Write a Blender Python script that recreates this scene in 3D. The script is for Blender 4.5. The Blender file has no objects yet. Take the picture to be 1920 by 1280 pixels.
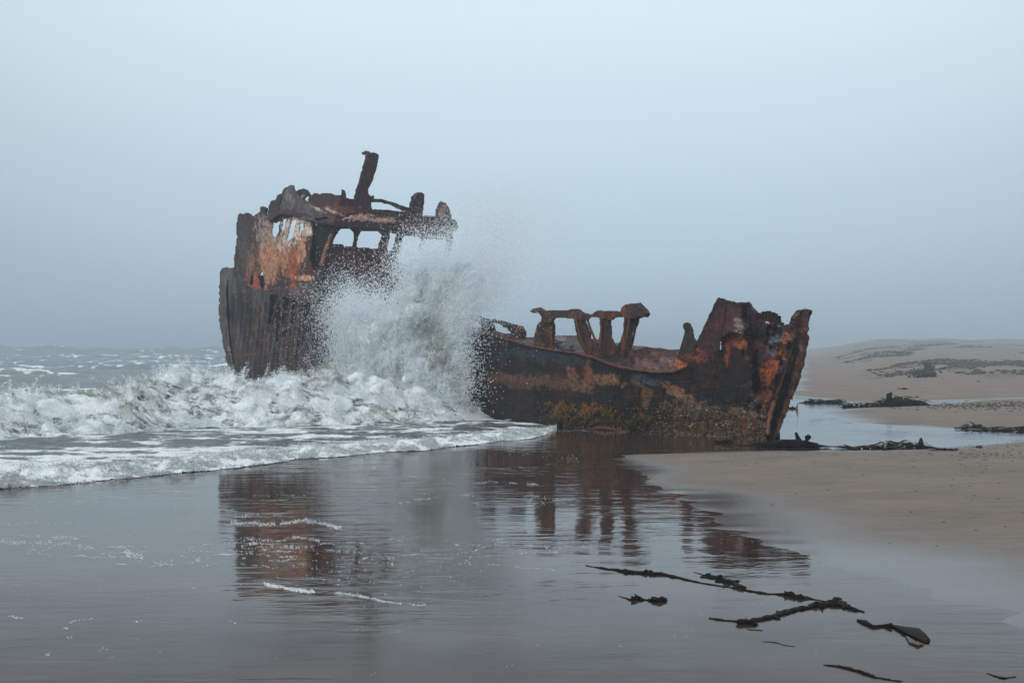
import bpy, math
import numpy as np
from mathutils import Vector
rng = np.random.default_rng(7)
scene = bpy.context.scene
C = scene.collection

# ------------------------------------------------------------------ camera, light, exposure
F, CX, HY, H = 2300.0, 960.0, 652.0, 2.2          # focal length in photo pixels, centre column, horizon row, eye height
cam_d = bpy.data.cameras.new('camera')
cam = bpy.data.objects.new('camera', cam_d); C.objects.link(cam)
cam.location = (0, 0, H); cam.rotation_euler = (math.radians(90), 0, 0)
cam_d.sensor_width = 36; cam_d.lens = 36 * F / 1920
cam_d.shift_y = (HY - 640) / 1920
cam_d.clip_start = 0.1; cam_d.clip_end = 6000
scene.camera = cam

SUN_EL, SUN_AZ = math.radians(38), math.radians(-150)   # azimuth measured from +Y towards +X
world = bpy.data.worlds.new('World'); scene.world = world; world.use_nodes = True
wn = world.node_tree; wn.nodes.clear()
def wnode(t, **k):
    n = wn.nodes.new(t)
    for a, b in k.items(): setattr(n, a, b)
    return n
sky = wnode('ShaderNodeTexSky', sky_type='NISHITA', sun_disc=False, sun_elevation=SUN_EL, sun_rotation=SUN_AZ)
sky.air_density = 1.0; sky.dust_density = 4.0; sky.ozone_density = 1.5
tc = wnode('ShaderNodeTexCoord'); sep = wnode('ShaderNodeSeparateXYZ')
ramp = wnode('ShaderNodeValToRGB')
ramp.color_ramp.elements[0].position = 0.0; ramp.color_ramp.elements[0].color = (.36, .48, .585, 1)
ramp.color_ramp.elements[1].position = 1.0; ramp.color_ramp.elements[1].color = (1.30, 1.42, 1.50, 1)
e = ramp.color_ramp.elements.new(0.25); e.color = (.625, .745, .82, 1)
scl = wnode('ShaderNodeVectorMath', operation='SCALE'); scl.inputs['Scale'].default_value = 10.0
mixw = wnode('ShaderNodeMixRGB'); mixw.inputs[0].default_value = 0.88
bg = wnode('ShaderNodeBackground'); bg.inputs['Strength'].default_value = 0.1
wo = wnode('ShaderNodeOutputWorld')
L = wn.links.new
L(tc.outputs['Generated'], sep.inputs[0]); L(sep.outputs['Z'], ramp.inputs[0])
L(ramp.outputs[0], scl.inputs[0]); L(sky.outputs[0], mixw.inputs[1]); L(scl.outputs[0], mixw.inputs[2])
dotn = wnode('ShaderNodeVectorMath', operation='DOT_PRODUCT'); dotn.inputs[1].default_value = (.03, .93, .366)
glow = wnode('ShaderNodeMapRange', interpolation_type='SMOOTHSTEP'); glow.inputs['From Min'].default_value = .78; glow.inputs['From Max'].default_value = 1.0; glow.inputs['To Min'].default_value = .88; glow.inputs['To Max'].default_value = 1.26
L(tc.outputs['Generated'], dotn.inputs[0]); L(dotn.outputs['Value'], glow.inputs['Value'])
glm = wnode('ShaderNodeVectorMath', operation='SCALE'); L(mixw.outputs[0], glm.inputs[0]); L(glow.outputs[0], glm.inputs['Scale'])
L(glm.outputs[0], bg.inputs['Color']); L(bg.outputs[0], wo.inputs[0])

sun_d = bpy.data.lights.new('sun', 'SUN'); sun_d.energy = 1.5; sun_d.angle = math.radians(30); sun_d.color = (1, .97, .92)
sun = bpy.data.objects.new('sun', sun_d); C.objects.link(sun)
d = Vector((math.sin(SUN_AZ) * math.cos(SUN_EL), math.cos(SUN_AZ) * math.cos(SUN_EL), math.sin(SUN_EL)))
sun.rotation_euler = (-d).to_track_quat('-Z', 'Y').to_euler()
sun.location = (0, 60, 40)

vs = scene.view_settings
vs.view_transform = 'Standard'; vs.look = 'None'; vs.exposure = -0.03; vs.gamma = 1; vs.use_curve_mapping = False
scene.render.engine = 'CYCLES'
cy = scene.cycles
cy.max_bounces = 14; cy.diffuse_bounces = 12; cy.glossy_bounces = 4; cy.transmission_bounces = 12; cy.volume_bounces = 1
cy.use_denoising = True; cy.denoiser = 'OPENIMAGEDENOISE'; cy.denoising_prefilter = 'ACCURATE'
cy.use_fast_gi = False
cy.sample_clamp_indirect = 4

# ------------------------------------------------------------------ numbers: noise, projection, meshes
def _hash(ix, iy, iz, seed):
    h = (ix.astype(np.int64) * 374761393 + iy.astype(np.int64) * 668265263 + iz.astype(np.int64) * 2147483647 + seed * 974711) & 0xffffffff
    h = ((h ^ (h >> 13)) * 1274126177) & 0xffffffff
    h = ((h ^ (h >> 16)) * 2246822519) & 0xffffffff
    return ((h ^ (h >> 15)) & 0xffff) / 65535.0
def vnoise(p, seed=0):
    i = np.floor(p).astype(np.int64); f = p - i; f = f * f * f * (f * (f * 6 - 15) + 10)
    r = 0
    for dx in (0, 1):
        for dy in (0, 1):
            for dz in (0, 1):
                w = (f[:, 0] if dx else 1 - f[:, 0]) * (f[:, 1] if dy else 1 - f[:, 1]) * (f[:, 2] if dz else 1 - f[:, 2])
                r = r + w * _hash(i[:, 0] + dx, i[:, 1] + dy, i[:, 2] + dz, seed)
    return r
def fbm(p, oct=4, seed=0, gain=.5):
    r = 0; a = 1; t = 0
    for o in range(oct):
        r = r + a * vnoise(p * (2.03 ** o) + o * 17.3, seed + o); t += a; a *= gain
    return r / t
def n3(x, y, z, sx=1, sy=1, sz=1, oct=4, seed=0, gain=.5):
    x, y, z = np.broadcast_arrays(np.asarray(x, float), np.asarray(y, float), np.asarray(z, float))
    return fbm(np.stack([x.ravel() * sx, y.ravel() * sy, z.ravel() * sz], 1), oct, seed, gain).reshape(x.shape)
def ss(a, b, x):
    t = np.clip((np.asarray(x) - a) / (b - a), 0, 1); return t * t * (3 - 2 * t)

def P(px, py, Y):                      # the point at distance Y seen in that direction
    px, py, Y = np.broadcast_arrays(np.asarray(px, float), np.asarray(py, float), np.asarray(Y, float))
    return np.stack([(px - CX) / F * Y, Y, H - (py - HY) / F * Y], -1)
def ground(px, py, z=0.0):
    Y = F * (H - z) / (np.asarray(py, float) - HY)
    return np.stack([(np.asarray(px, float) - CX) / F * Y, Y], -1)
def inside(x, y, poly):
    poly = np.asarray(poly, float); r = np.zeros(x.shape, bool); n = len(poly)
    for i in range(n):
        x1, y1 = poly[i]; x2, y2 = poly[(i + 1) % n]
        if y1 == y2: continue
        c = ((y1 > y) != (y2 > y)) & (x < (x2 - x1) * (y - y1) / (y2 - y1) + x1)
        r ^= c
    return r
def sdist(x, y, poly):                 # signed distance, positive inside
    poly = np.asarray(poly, float); d = np.full(x.shape, 1e9); n = len(poly)
    for i in range(n):
        a = poly[i]; b = poly[(i + 1) % n]; ab = b - a
        t = np.clip(((x - a[0]) * ab[0] + (y - a[1]) * ab[1]) / (ab @ ab + 1e-9), 0, 1)
        d = np.minimum(d, np.hypot(x - a[0] - t * ab[0], y - a[1] - t * ab[1]))
    return np.where(inside(x, y, poly), d, -d)

def mesh_np(name, v, faces, mats, k, col=None, attrs=None, smooth=False, parent=None):
    """faces: (n,k) int array, all faces with k corners"""
    me = bpy.data.meshes.new(name)
    me.vertices.add(len(v)); me.vertices.foreach_set('co', np.ascontiguousarray(v, np.float32).ravel())
    me.loops.add(faces.size); me.loops.foreach_set('vertex_index', np.ascontiguousarray(faces, np.int32).ravel())
    me.polygons.add(len(faces)); me.polygons.foreach_set('loop_start', np.arange(0, faces.size, k, dtype=np.int32))
    me.polygons.foreach_set('use_smooth', np.full(len(faces), smooth))
    if col is not None:
        a = me.color_attributes.new('Col', 'FLOAT_COLOR', 'POINT')
        c4 = np.ones((len(v), 4), np.float32); c4[:, :3] = col; a.data.foreach_set('color', c4.ravel())
    for n_, val in (attrs or {}).items():
        a = me.attributes.new(n_, 'FLOAT', 'POINT'); a.data.foreach_set('value', np.ascontiguousarray(val, np.float32))
    me.materials.append(mats); me.update(); me.validate()
    o = bpy.data.objects.new(name, me); C.objects.link(o)
    if parent: o.parent = parent
    return o
def tag(o, label=None, cat=None, group=None, kind=None):
    if label: o['label'] = label
    if cat: o['category'] = cat
    if group: o['group'] = group
    if kind: o['kind'] = kind
    return o

TET = np.array([[1, 1, 1], [1, -1, -1], [-1, 1, -1], [-1, -1, 1]]) * .75
TETF = np.array([[0, 1, 2], [0, 3, 1], [0, 2, 3], [1, 3, 2]])
OCT = np.array([[1, 0, 0], [-1, 0, 0], [0, 1, 0], [0, -1, 0], [0, 0, 1], [0, 0, -1.]])
OCTF = np.array([[0, 2, 4], [2, 1, 4], [1, 3, 4], [3, 0, 4], [2, 0, 5], [1, 2, 5], [3, 1, 5], [0, 3, 5]])
def _rots(n=96):
    q = rng.normal(size=(n, 4)); q /= np.linalg.norm(q, axis=1)[:, None]; w, x, y, z = q.T
    return np.stack([1-2*(y*y+z*z), 2*(x*y-z*w), 2*(x*z+y*w), 2*(x*y+z*w), 1-2*(x*x+z*z), 2*(y*z-x*w), 2*(x*z-y*w), 2*(y*z+x*w), 1-2*(x*x+y*y)], 1).reshape(n, 3, 3)
ROT = _rots()
def bits(name, cen, rad, mat, shape='tet', col=None, stretch=None, parent=None):
    base, bf = (TET, TETF) if shape == 'tet' else (OCT, OCTF)
    n = len(cen); R = ROT[rng.integers(0, len(ROT), n)]
    loc = np.einsum('nij,kj->nki', R, base) * np.asarray(rad)[:, None, None]
    if stretch is not None: loc = loc * np.asarray(stretch)[None, None, :] if np.ndim(stretch) == 1 else loc * stretch[:, None, :]
    v = (np.asarray(cen)[:, None, :] + loc).reshape(-1, 3)
    f = (bf[None] + (np.arange(n) * len(base))[:, None, None]).reshape(-1, 3)
    c = None if col is None else np.repeat(col, len(base), axis=0)
    return mesh_np(name, v, f, mat, 3, col=c, parent=parent)

class MB:                              # small hand-made meshes: tubes, blades, lumps
    def __init__(s): s.v = []; s.f = []
    def tube(s, pts, rad, n=7, wob=0.0, flat=1.0):
        pts = np.asarray(pts, float); m = len(pts); rad = np.broadcast_to(rad, (m,)).astype(float); b = len(s.v)
        for i in range(m):
            t = pts[min(i + 1, m - 1)] - pts[max(i - 1, 0)]; t = t / (np.linalg.norm(t) + 1e-9)
            up = np.array([0, 0, 1.]) if abs(t[2]) < .9 else np.array([1., 0, 0])
            u = np.cross(t, up); u /= np.linalg.norm(u); w = np.cross(u, t)
            for j in range(n):
                a = 2 * math.pi * j / n; r = rad[i] * (1 + wob * rng.uniform(-1, 1))
                s.v.append(pts[i] + u * math.cos(a) * r + w * math.sin(a) * r * flat)
        for i in range(m - 1):
            for j in range(n):
                s.f.append((b + i*n + j, b + i*n + (j+1) % n, b + (i+1)*n + (j+1) % n, b + (i+1)*n + j))
        s.f.append(tuple(b + j for j in range(n))[::-1]); s.f.append(tuple(b + (m-1)*n + j for j in range(n)))
    def lump(s, c, r, nu=10, nv=7, wob=.18, seed=0):
        b = len(s.v); c = np.asarray(c, float); r = np.broadcast_to(r, (3,))
        for i in range(nv + 1):
            th = math.pi * i / nv
            for j in range(nu):
                ph = 2 * math.pi * j / nu
                dd = np.array([math.sin(th) * math.cos(ph), math.sin(th) * math.sin(ph), math.cos(th)])
                k = 1 + wob * (2 * _hash(np.array(i if 0 < i < nv else i*7), np.array(j if 0 < i < nv else 0), np.array(seed), 5) - 1)
                s.v.append(c + dd * r * k)
        for i in range(nv):
            for j in range(nu):
                s.f.append((b + i*nu + j, b + (i+1)*nu + j, b + (i+1)*nu + (j+1) % nu, b + i*nu + (j+1) % nu))
    def build(s, name, mat, parent=None, smooth=True):
        me = bpy.data.meshes.new(name); me.from_pydata([tuple(map(float, q)) for q in s.v], [], s.f); me.validate()
        for p_ in me.polygons: p_.use_smooth = smooth
        me.materials.append(mat); o = bpy.data.objects.new(name, me); C.objects.link(o)
        if parent: o.parent = parent
        return o

# ------------------------------------------------------------------ materials
def mat_new(name):
    m = bpy.data.materials.new(name); m.use_nodes = True; nt = m.node_tree; nt.nodes.clear()
    def N(t, **k):
        n = nt.nodes.new(t)
        for a, b in k.items():
            if a == 'inp':
                for kk, vv in b.items(): n.inputs[kk].default_value = vv
            else: setattr(n, a, b)
        return n
    return m, nt, N, nt.links.new
def principled(N, **k):
    return N('ShaderNodeBsdfPrincipled', inp=k)

def m_rust(name, rough=.78, bump=.5, scale=1.0, base=None, wet=0.0):
    m, nt, N, K = mat_new(name)
    out = N('ShaderNodeOutputMaterial'); b = principled(N, Roughness=rough)
    b.inputs['Specular IOR Level'].default_value = .28
    geo = N('ShaderNodeNewGeometry')
    n1 = N('ShaderNodeTexNoise', inp={'Scale': 9*scale, 'Detail': 8, 'Roughness': .7})
    n2 = N('ShaderNodeTexNoise', inp={'Scale': 34*scale, 'Detail': 4, 'Roughness': .6})
    K(geo.outputs['Position'], n1.inputs['Vector']); K(geo.outputs['Position'], n2.inputs['Vector'])
    if base is None:
        a = N('ShaderNodeAttribute', attribute_name='Col'); src = a.outputs['Color']
    else:
        a = N('ShaderNodeRGB'); a.outputs[0].default_value = (*base, 1); src = a.outputs[0]
    r = N('ShaderNodeValToRGB'); r.color_ramp.elements[0].position = .32; r.color_ramp.elements[0].color = (.35, .33, .34, 1)
    r.color_ramp.elements[1].position = .68; r.color_ramp.elements[1].color = (1.7, 1.45, 1.3, 1)
    K(n1.outputs[0], r.inputs[0])
    mx = N('ShaderNodeMixRGB', blend_type='MULTIPLY', inp={0: 1.0}); K(src, mx.inputs[1]); K(r.outputs[0], mx.inputs[2])
    r2 = N('ShaderNodeValToRGB'); r2.color_ramp.elements[0].position = .3; r2.color_ramp.elements[0].color = (.6, .6, .62, 1)
    r2.color_ramp.elements[1].position = .7; r2.color_ramp.elements[1].color = (1.35, 1.3, 1.25, 1)
    K(n2.outputs[0], r2.inputs[0])
    mx2 = N('ShaderNodeMixRGB', blend_type='MULTIPLY', inp={0: 1.0}); K(mx.outputs[0], mx2.inputs[1]); K(r2.outputs[0], mx2.inputs[2])
    K(mx2.outputs[0], b.inputs['Base Color'])
    bp = N('ShaderNodeBump', inp={'Strength': bump, 'Distance': .05}); ad = N('ShaderNodeMath', operation='ADD')
    K(n1.outputs[0], ad.inputs[0]); K(n2.outputs[0], ad.inputs[1]); K(ad.outputs[0], bp.inputs['Height']); K(bp.outputs[0], b.inputs['Normal'])
    K(b.outputs[0], out.inputs[0]); return m
RUST = m_rust('rusted_steel')
RUSTBAR = m_rust('rusted_frame_steel', base=(.115, .052, .032), bump=.8)
CRUST = m_rust('barnacle_crust', rough=.6, base=None, bump=.3)

def m_foam(name, col=(.86, .89, .90), attr=False, trans=.5):
    m, nt, N, K = mat_new(name)
    out = N('ShaderNodeOutputMaterial'); d_ = N('ShaderNodeBsdfDiffuse', inp={'Color': (*col, 1)}); t_ = N('ShaderNodeBsdfTranslucent', inp={'Color': (*col, 1)})
    if attr:
        a = N('ShaderNodeAttribute', attribute_name='Col'); K(a.outputs['Color'], d_.inputs[0]); K(a.outputs['Color'], t_.inputs[0])
    mx = N('ShaderNodeMixShader', inp={0: trans}); K(d_.outputs[0], mx.inputs[1]); K(t_.outputs[0], mx.inputs[2]); K(mx.outputs[0], out.inputs[0])
    return m
DROPS = m_foam('spray_drops', attr=True)
FLECK = m_foam('foam_flecks', col=(.50,.54,.57), trans=0)

def m_sea():
    m, nt, N, K = mat_new('sea_water')
    out = N('ShaderNodeOutputMaterial'); geo = N('ShaderNodeNewGeometry')
    w = principled(N, Roughness=.12, IOR=1.333); w.inputs['Base Color'].default_value = (.060, .074, .074, 1)
    fo = principled(N, Roughness=.9); fo.inputs['Specular IOR Level'].default_value = .1
    nw = N('ShaderNodeTexNoise', inp={'Scale': 1.3, 'Detail': 7, 'Roughness': .62})
    mp = N('ShaderNodeMapping'); mp.inputs['Scale'].default_value = (.7, 1.6, 1); K(geo.outputs['Position'], mp.inputs[0]); K(mp.outputs[0], nw.inputs['Vector'])
    bp = N('ShaderNodeBump', inp={'Strength': .9, 'Distance': .28}); K(nw.outputs[0], bp.inputs['Height']); K(bp.outputs[0], w.inputs['Normal'])
    nf = N('ShaderNodeTexNoise', inp={'Scale': 3.4, 'Detail': 12, 'Roughness': .78, 'Distortion': .9})
    mp2 = N('ShaderNodeMapping'); mp2.inputs['Scale'].default_value = (.55, 1.3, 1.3); K(geo.outputs['Position'], mp2.inputs[0]); K(mp2.outputs[0], nf.inputs['Vector'])
    nb = N('ShaderNodeTexNoise', inp={'Scale': 14, 'Detail': 6, 'Roughness': .75}); K(geo.outputs['Position'], nb.inputs['Vector'])
    fb = N('ShaderNodeBump', inp={'Strength': .6, 'Distance': .08}); K(nb.outputs[0], fb.inputs['Height']); K(fb.outputs[0], fo.inputs['Normal'])
    cr = N('ShaderNodeValToRGB'); cr.color_ramp.elements[0].position = .33; cr.color_ramp.elements[0].color = (.52, .54, .53, 1)
    cr.color_ramp.elements[1].position = .56; cr.color_ramp.elements[1].color = (.76, .80, .83, 1); K(nb.outputs[0], cr.inputs[0]); K(cr.outputs[0], fo.inputs['Base Color'])
    a = N('ShaderNodeAttribute', attribute_name='foam')
    # fac = smoothstep((foam - (1 - noise')) )
    ad = N('ShaderNodeMath', operation='ADD'); K(a.outputs['Fac'], ad.inputs[0]); K(nf.outputs[0], ad.inputs[1])
    mr = N('ShaderNodeMapRange', interpolation_type='SMOOTHSTEP', inp={'From Min': .84, 'From Max': 1.04}); K(ad.outputs[0], mr.inputs[0])
    mx = N('ShaderNodeMixShader'); K(mr.outputs[0], mx.inputs[0]); K(w.outputs[0], mx.inputs[1]); K(fo.outputs[0], mx.inputs[2]); K(mx.outputs[0], out.inputs[0])
    return m
SEA = m_sea()

def m_film():
    m, nt, N, K = mat_new('thin_water_over_sand')
    out = N('ShaderNodeOutputMaterial'); geo = N('ShaderNodeNewGeometry')
    w = principled(N, IOR=1.34); w.inputs['Specular IOR Level'].default_value = .5
    # faint sand colour variation seen through the film
    nc = N('ShaderNodeTexNoise', inp={'Scale': .5, 'Detail': 5, 'Roughness': .6}); K(geo.outputs['Position'], nc.inputs['Vector'])
    cr = N('ShaderNodeValToRGB'); cr.color_ramp.elements[0].color = (.026, .016, .012, 1); cr.color_ramp.elements[1].color = (.050, .031, .022, 1)
    cr.color_ramp.elements[0].position = .3; cr.color_ramp.elements[1].position = .7
    K(nc.outputs[0], cr.inputs[0]); K(cr.outputs[0], w.inputs['Base Color'])
    # ripples: long crests across the beach, in patches
    mp = N('ShaderNodeMapping'); mp.inputs['Scale'].default_value = (.7, 2.0, 1); mp.inputs['Rotation'].default_value = (0, 0, math.radians(-9)); K(geo.outputs['Position'], mp.inputs[0])
    r1 = N('ShaderNodeTexNoise', inp={'Scale': 1.9, 'Detail': 3, 'Roughness': .55, 'Distortion': .4}); K(mp.outputs[0], r1.inputs['Vector'])
    r2 = N('ShaderNodeTexNoise', inp={'Scale': 9, 'Detail': 3, 'Roughness': .5}); K(mp.outputs[0], r2.inputs['Vector'])
    pm = N('ShaderNodeTexNoise', inp={'Scale': .35, 'Detail': 2}); K(geo.outputs['Position'], pm.inputs['Vector'])
    pr = N('ShaderNodeMapRange', interpolation_type='SMOOTHSTEP', inp={'From Min': .40, 'From Max': .62, 'To Min': .25, 'To Max': 1.0}); K(pm.outputs[0], pr.inputs[0])
    s1 = N('ShaderNodeMath', operation='MULTIPLY', inp={1: .013}); K(r1.outputs[0], s1.inputs[0])
    s2 = N('ShaderNodeMath', operation='MULTIPLY', inp={1: .0007}); K(r2.outputs[0], s2.inputs[0])
    s3 = N('ShaderNodeMath', operation='ADD'); K(s1.outputs[0], s3.inputs[0]); K(s2.outputs[0], s3.inputs[1])
    s4 = N('ShaderNodeMath', operation='MULTIPLY'); K(s3.outputs[0], s4.inputs[0]); K(pr.outputs[0], s4.inputs[1])
    bp = N('ShaderNodeBump', inp={'Strength': 1.0, 'Distance': 1.0}); K(s4.outputs[0], bp.inputs['Height']); K(bp.outputs[0], w.inputs['Normal'])
    rr = N('ShaderNodeMapRange', inp={'From Min': .4, 'From Max': .65, 'To Min': .05, 'To Max': .015}); K(pm.outputs[0], rr.inputs[0]); K(rr.outputs[0], w.inputs['Roughness'])
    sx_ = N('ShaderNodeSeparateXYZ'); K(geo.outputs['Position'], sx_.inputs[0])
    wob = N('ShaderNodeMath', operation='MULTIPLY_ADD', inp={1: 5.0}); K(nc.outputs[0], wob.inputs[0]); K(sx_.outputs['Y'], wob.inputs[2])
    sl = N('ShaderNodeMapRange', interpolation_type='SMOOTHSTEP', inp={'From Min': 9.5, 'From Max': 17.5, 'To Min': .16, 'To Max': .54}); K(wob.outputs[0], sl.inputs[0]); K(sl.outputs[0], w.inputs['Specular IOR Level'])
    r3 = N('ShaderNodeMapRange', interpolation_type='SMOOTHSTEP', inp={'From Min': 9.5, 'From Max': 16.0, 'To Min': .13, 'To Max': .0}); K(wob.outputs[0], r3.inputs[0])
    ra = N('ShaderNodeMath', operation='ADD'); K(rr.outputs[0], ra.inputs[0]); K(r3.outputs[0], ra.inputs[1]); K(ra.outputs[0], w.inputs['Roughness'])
    K(w.outputs[0], out.inputs[0]); return m
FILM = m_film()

def m_sand():
    m, nt, N, K = mat_new('beach_sand')
    out = N('ShaderNodeOutputMaterial'); geo = N('ShaderNodeNewGeometry'); b = principled(N, IOR=1.4)
    wet = N('ShaderNodeAttribute', attribute_name='wet'); veg = N('ShaderNodeAttribute', attribute_name='veg')
    n1 = N('ShaderNodeTexNoise', inp={'Scale': .55, 'Detail': 7, 'Roughness': .65}); K(geo.outputs['Position'], n1.inputs['Vector'])
    mp = N('ShaderNodeMapping'); mp.inputs['Scale'].default_value = (.5, 3.0, 1); K(geo.outputs['Position'], mp.inputs[0])
    n2 = N('ShaderNodeTexNoise', inp={'Scale': 2.4, 'Detail': 8, 'Roughness': .7}); K(mp.outputs[0], n2.inputs['Vector'])
    n3_ = N('ShaderNodeTexNoise', inp={'Scale': 70, 'Detail': 3, 'Roughness': .7}); K(geo.outputs['Position'], n3_.inputs['Vector'])
    cr = N('ShaderNodeValToRGB'); cr.color_ramp.elements[0].position = .35; cr.color_ramp.elements[0].color = (.158, .132, .114, 1)
    cr.color_ramp.elements[1].position = .65; cr.color_ramp.elements[1].color = (.265, .216, .180, 1)
    av = N('ShaderNodeMath', operation='ADD'); K(n1.outputs[0], av.inputs[0]); K(n2.outputs[0], av.inputs[1])
    hf = N('ShaderNodeMath', operation='MULTIPLY', inp={1: .5}); K(av.outputs[0], hf.inputs[0]); K(hf.outputs[0], cr.inputs[0])
    g = N('ShaderNodeValToRGB'); g.color_ramp.elements[0].position = .25; g.color_ramp.elements[0].color = (.72, .72, .72, 1); g.color_ramp.elements[1].position = .75; g.color_ramp.elements[1].color = (1.22, 1.22, 1.2, 1)
    K(n3_.outputs[0], g.inputs[0])
    mg = N('ShaderNodeMixRGB', blend_type='MULTIPLY', inp={0: .8}); K(cr.outputs[0], mg.inputs[1]); K(g.outputs[0], mg.inputs[2])
    mw = N('ShaderNodeMixRGB', inp={2: (.050, .040, .035, 1)}); K(wet.outputs['Fac'], mw.inputs[0]); K(mg.outputs[0], mw.inputs[1])
    mv = N('ShaderNodeMixRGB', inp={2: (.050, .052, .045, 1)}); K(veg.outputs['Fac'], mv.inputs[0]); K(mw.outputs[0], mv.inputs[1]); K(mv.outputs[0], b.inputs['Base Color'])
    rr = N('ShaderNodeMapRange', inp={'From Min': 0, 'From Max': 1, 'To Min': .85, 'To Max': .16}); K(wet.outputs['Fac'], rr.inputs[0]); K(rr.outputs[0], b.inputs['Roughness'])
    sp = N('ShaderNodeMapRange', inp={'From Min': 0, 'From Max': 1, 'To Min': .1, 'To Max': .5}); K(wet.outputs['Fac'], sp.inputs[0]); K(sp.outputs[0], b.inputs['Specular IOR Level'])
    dr = N('ShaderNodeMapRange', inp={'From Min': 0, 'From Max': .8, 'To Min': 1.0, 'To Max': .02}); K(wet.outputs['Fac'], dr.inputs[0])
    ad = N('ShaderNodeMath', operation='ADD'); K(n2.outputs[0], ad.inputs[0])
    m3 = N('ShaderNodeMath', operation='MULTIPLY', inp={1: .12}); K(n3_.outputs[0], m3.inputs[0]); K(m3.outputs[0], ad.inputs[1])
    bp = N('ShaderNodeBump', inp={'Distance': .09}); K(dr.outputs[0], bp.inputs['Strength']); K(ad.outputs[0], bp.inputs['Height']); K(bp.outputs[0], b.inputs['Normal'])
    K(b.outputs[0], out.inputs[0]); return m
SAND = m_sand()

def m_simple(name, col, rough=.5, var=.6, scale=12, spec=.5):
    m, nt, N, K = mat_new(name)
    out = N('ShaderNodeOutputMaterial'); b = principled(N, Roughness=rough); b.inputs['Specular IOR Level'].default_value = spec
    geo = N('ShaderNodeNewGeometry'); n1 = N('ShaderNodeTexNoise', inp={'Scale': scale, 'Detail': 6, 'Roughness': .7}); K(geo.outputs['Position'], n1.inputs['Vector'])
    r = N('ShaderNodeValToRGB'); r.color_ramp.elements[0].position = .3; r.color_ramp.elements[1].position = .7
    r.color_ramp.elements[0].color = tuple(c * (1 - var) for c in col) + (1,); r.color_ramp.elements[1].color = tuple(c * (1 + var) for c in col) + (1,)
    K(n1.outputs[0], r.inputs[0]); K(r.outputs[0], b.inputs['Base Color'])
    bp = N('ShaderNodeBump', inp={'Strength': .6, 'Distance': .02}); K(n1.outputs[0], bp.inputs['Height']); K(bp.outputs[0], b.inputs['Normal'])
    K(b.outputs[0], out.inputs[0]); return m
KELP = m_simple('wet_kelp', (.010, .008, .006), .55, spec=.04)
KELP_TAN = m_simple('dry_kelp_tan', (.060, .034, .016), .5)
KELP_PALE = m_simple('bleached_shell', (.42, .40, .36), .6, .25)
DEBRIS = m_simple('dark_debris', (.03, .025, .02), .6)
SHRUB = m_simple('dune_plant', (.050, .046, .034), .8, .5, 3)
SHRUB_RED = m_simple('reddish_plant', (.085, .042, .038), .8, .4, 3)

# ------------------------------------------------------------------ the beach
kc = np.concatenate([np.linspace(-.80, -.44, 12, endpoint=False), np.linspace(-.44, 0, 90, endpoint=False), np.linspace(0, .46, 150), np.linspace(.47, .95, 14)])
yr = np.concatenate([np.arange(2, 8, .35), np.arange(8, 40, .17), np.arange(40, 70, .25), 70 * 1.018 ** np.arange(0, 175)])
KK, YY = np.meshgrid(kc, yr); XX = KK * YY
def gp(pts): return ground([p[0] for p in pts], [p[1] for p in pts])
bankA = gp([(1120, 853), (1150, 880), (1190, 912), (1240, 948), (1330, 992), (1450, 1040), (1600, 1092), (1760, 1140), (1920, 1190), (2200, 1270), (2700, 1400),
            (3200, 1300), (3200, 790), (2200, 806), (1920, 822), (1840, 830), (1750, 838), (1600, 843), (1440, 842), (1330, 844), (1200, 848)])
bankB = gp([(1528, 773), (1560, 767), (1600, 761), (1660, 757), (1720, 757), (1790, 752), (1920, 744), (2400, 730), (3000, 735), (3000, 770), (2300, 802), (1920, 810), (1760, 804), (1650, 797), (1590, 789), (1550, 780)])
farB = gp([(1440, 742), (1480, 745), (1530, 750), (1590, 756), (1700, 757), (1800, 752), (2600, 740), (2600, 740)])
farpoly = np.array(list(farB[:7]) + [[400, 60], [2500, 1600], [340, 1600], [95, 400], [42, 180], [20.5, 90], [14.5, 66], [12.6, 60]])
def sand_h(X, Y):
    w = (n3(X, Y, 0, .35, .35, 1, 3, 11) - .5)
    sa = sdist(X, Y, bankA) + w * .45; sb = sdist(X, Y, bankB) + w * 1.0; sf = sdist(X, Y, farpoly) + w * 2.0
    hA = np.where(sa > 0, .16 * (1 - np.exp(-sa / 4.5)), .02 * sa)
    hB = np.where(sb > 0, .16 * (1 - np.exp(-sb / 3.0)), .02 * sb)
    ramp_ = np.interp(Y, [55, 75, 110, 170, 260, 400, 600, 900], [0.08, .22, .62, 1.35, 2.45, 4.2, 6.6, 6.4])
    k = X / np.maximum(Y, 1)
    side = np.interp(k, [.215, .25, .27, .29, .305, .33, .35, .375, .40, .43], [.0, .28, .52, .88, 1.0, .93, 1.03, .92, 1.0, .85])
    hF = np.where(sf > 0, .05 + ramp_ * side * ss(0, 14, sf), .02 * sf)
    hum = (n3(X, Y, 0, .09, .05, 1, 4, 31) - .5) * ss(70, 240, Y) * 1.2 * ss(.2, .28, k)
    s = np.maximum(np.maximum(sa, sb), sf)
    h = np.maximum(np.maximum(hA, hB), hF + np.where(sf > 8, hum, 0))
    h = np.clip(h, -.25, None) - .012
    h = h + (n3(X, Y, 0, 1.3, 1.3, 1, 4, 5) - .5) * .02 * ss(1.0, 6, s) + (n3(X, Y, 0, .7, 3.2, 1, 4, 6, .6) - .5) * .030 * ss(-1.0, .2, s) * ss(2.5, .5, s)
    return h, s, sf
hz, sS, sFar = sand_h(XX, YY)
wet = 1 - ss(.1, np.interp(YY, [9, 14, 20, 30], [5, 3.8, 2.0, 1.3]), sS + (n3(XX, YY, 0, .3, .5, 1, 4, 9) - .5) * 1.6)
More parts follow.
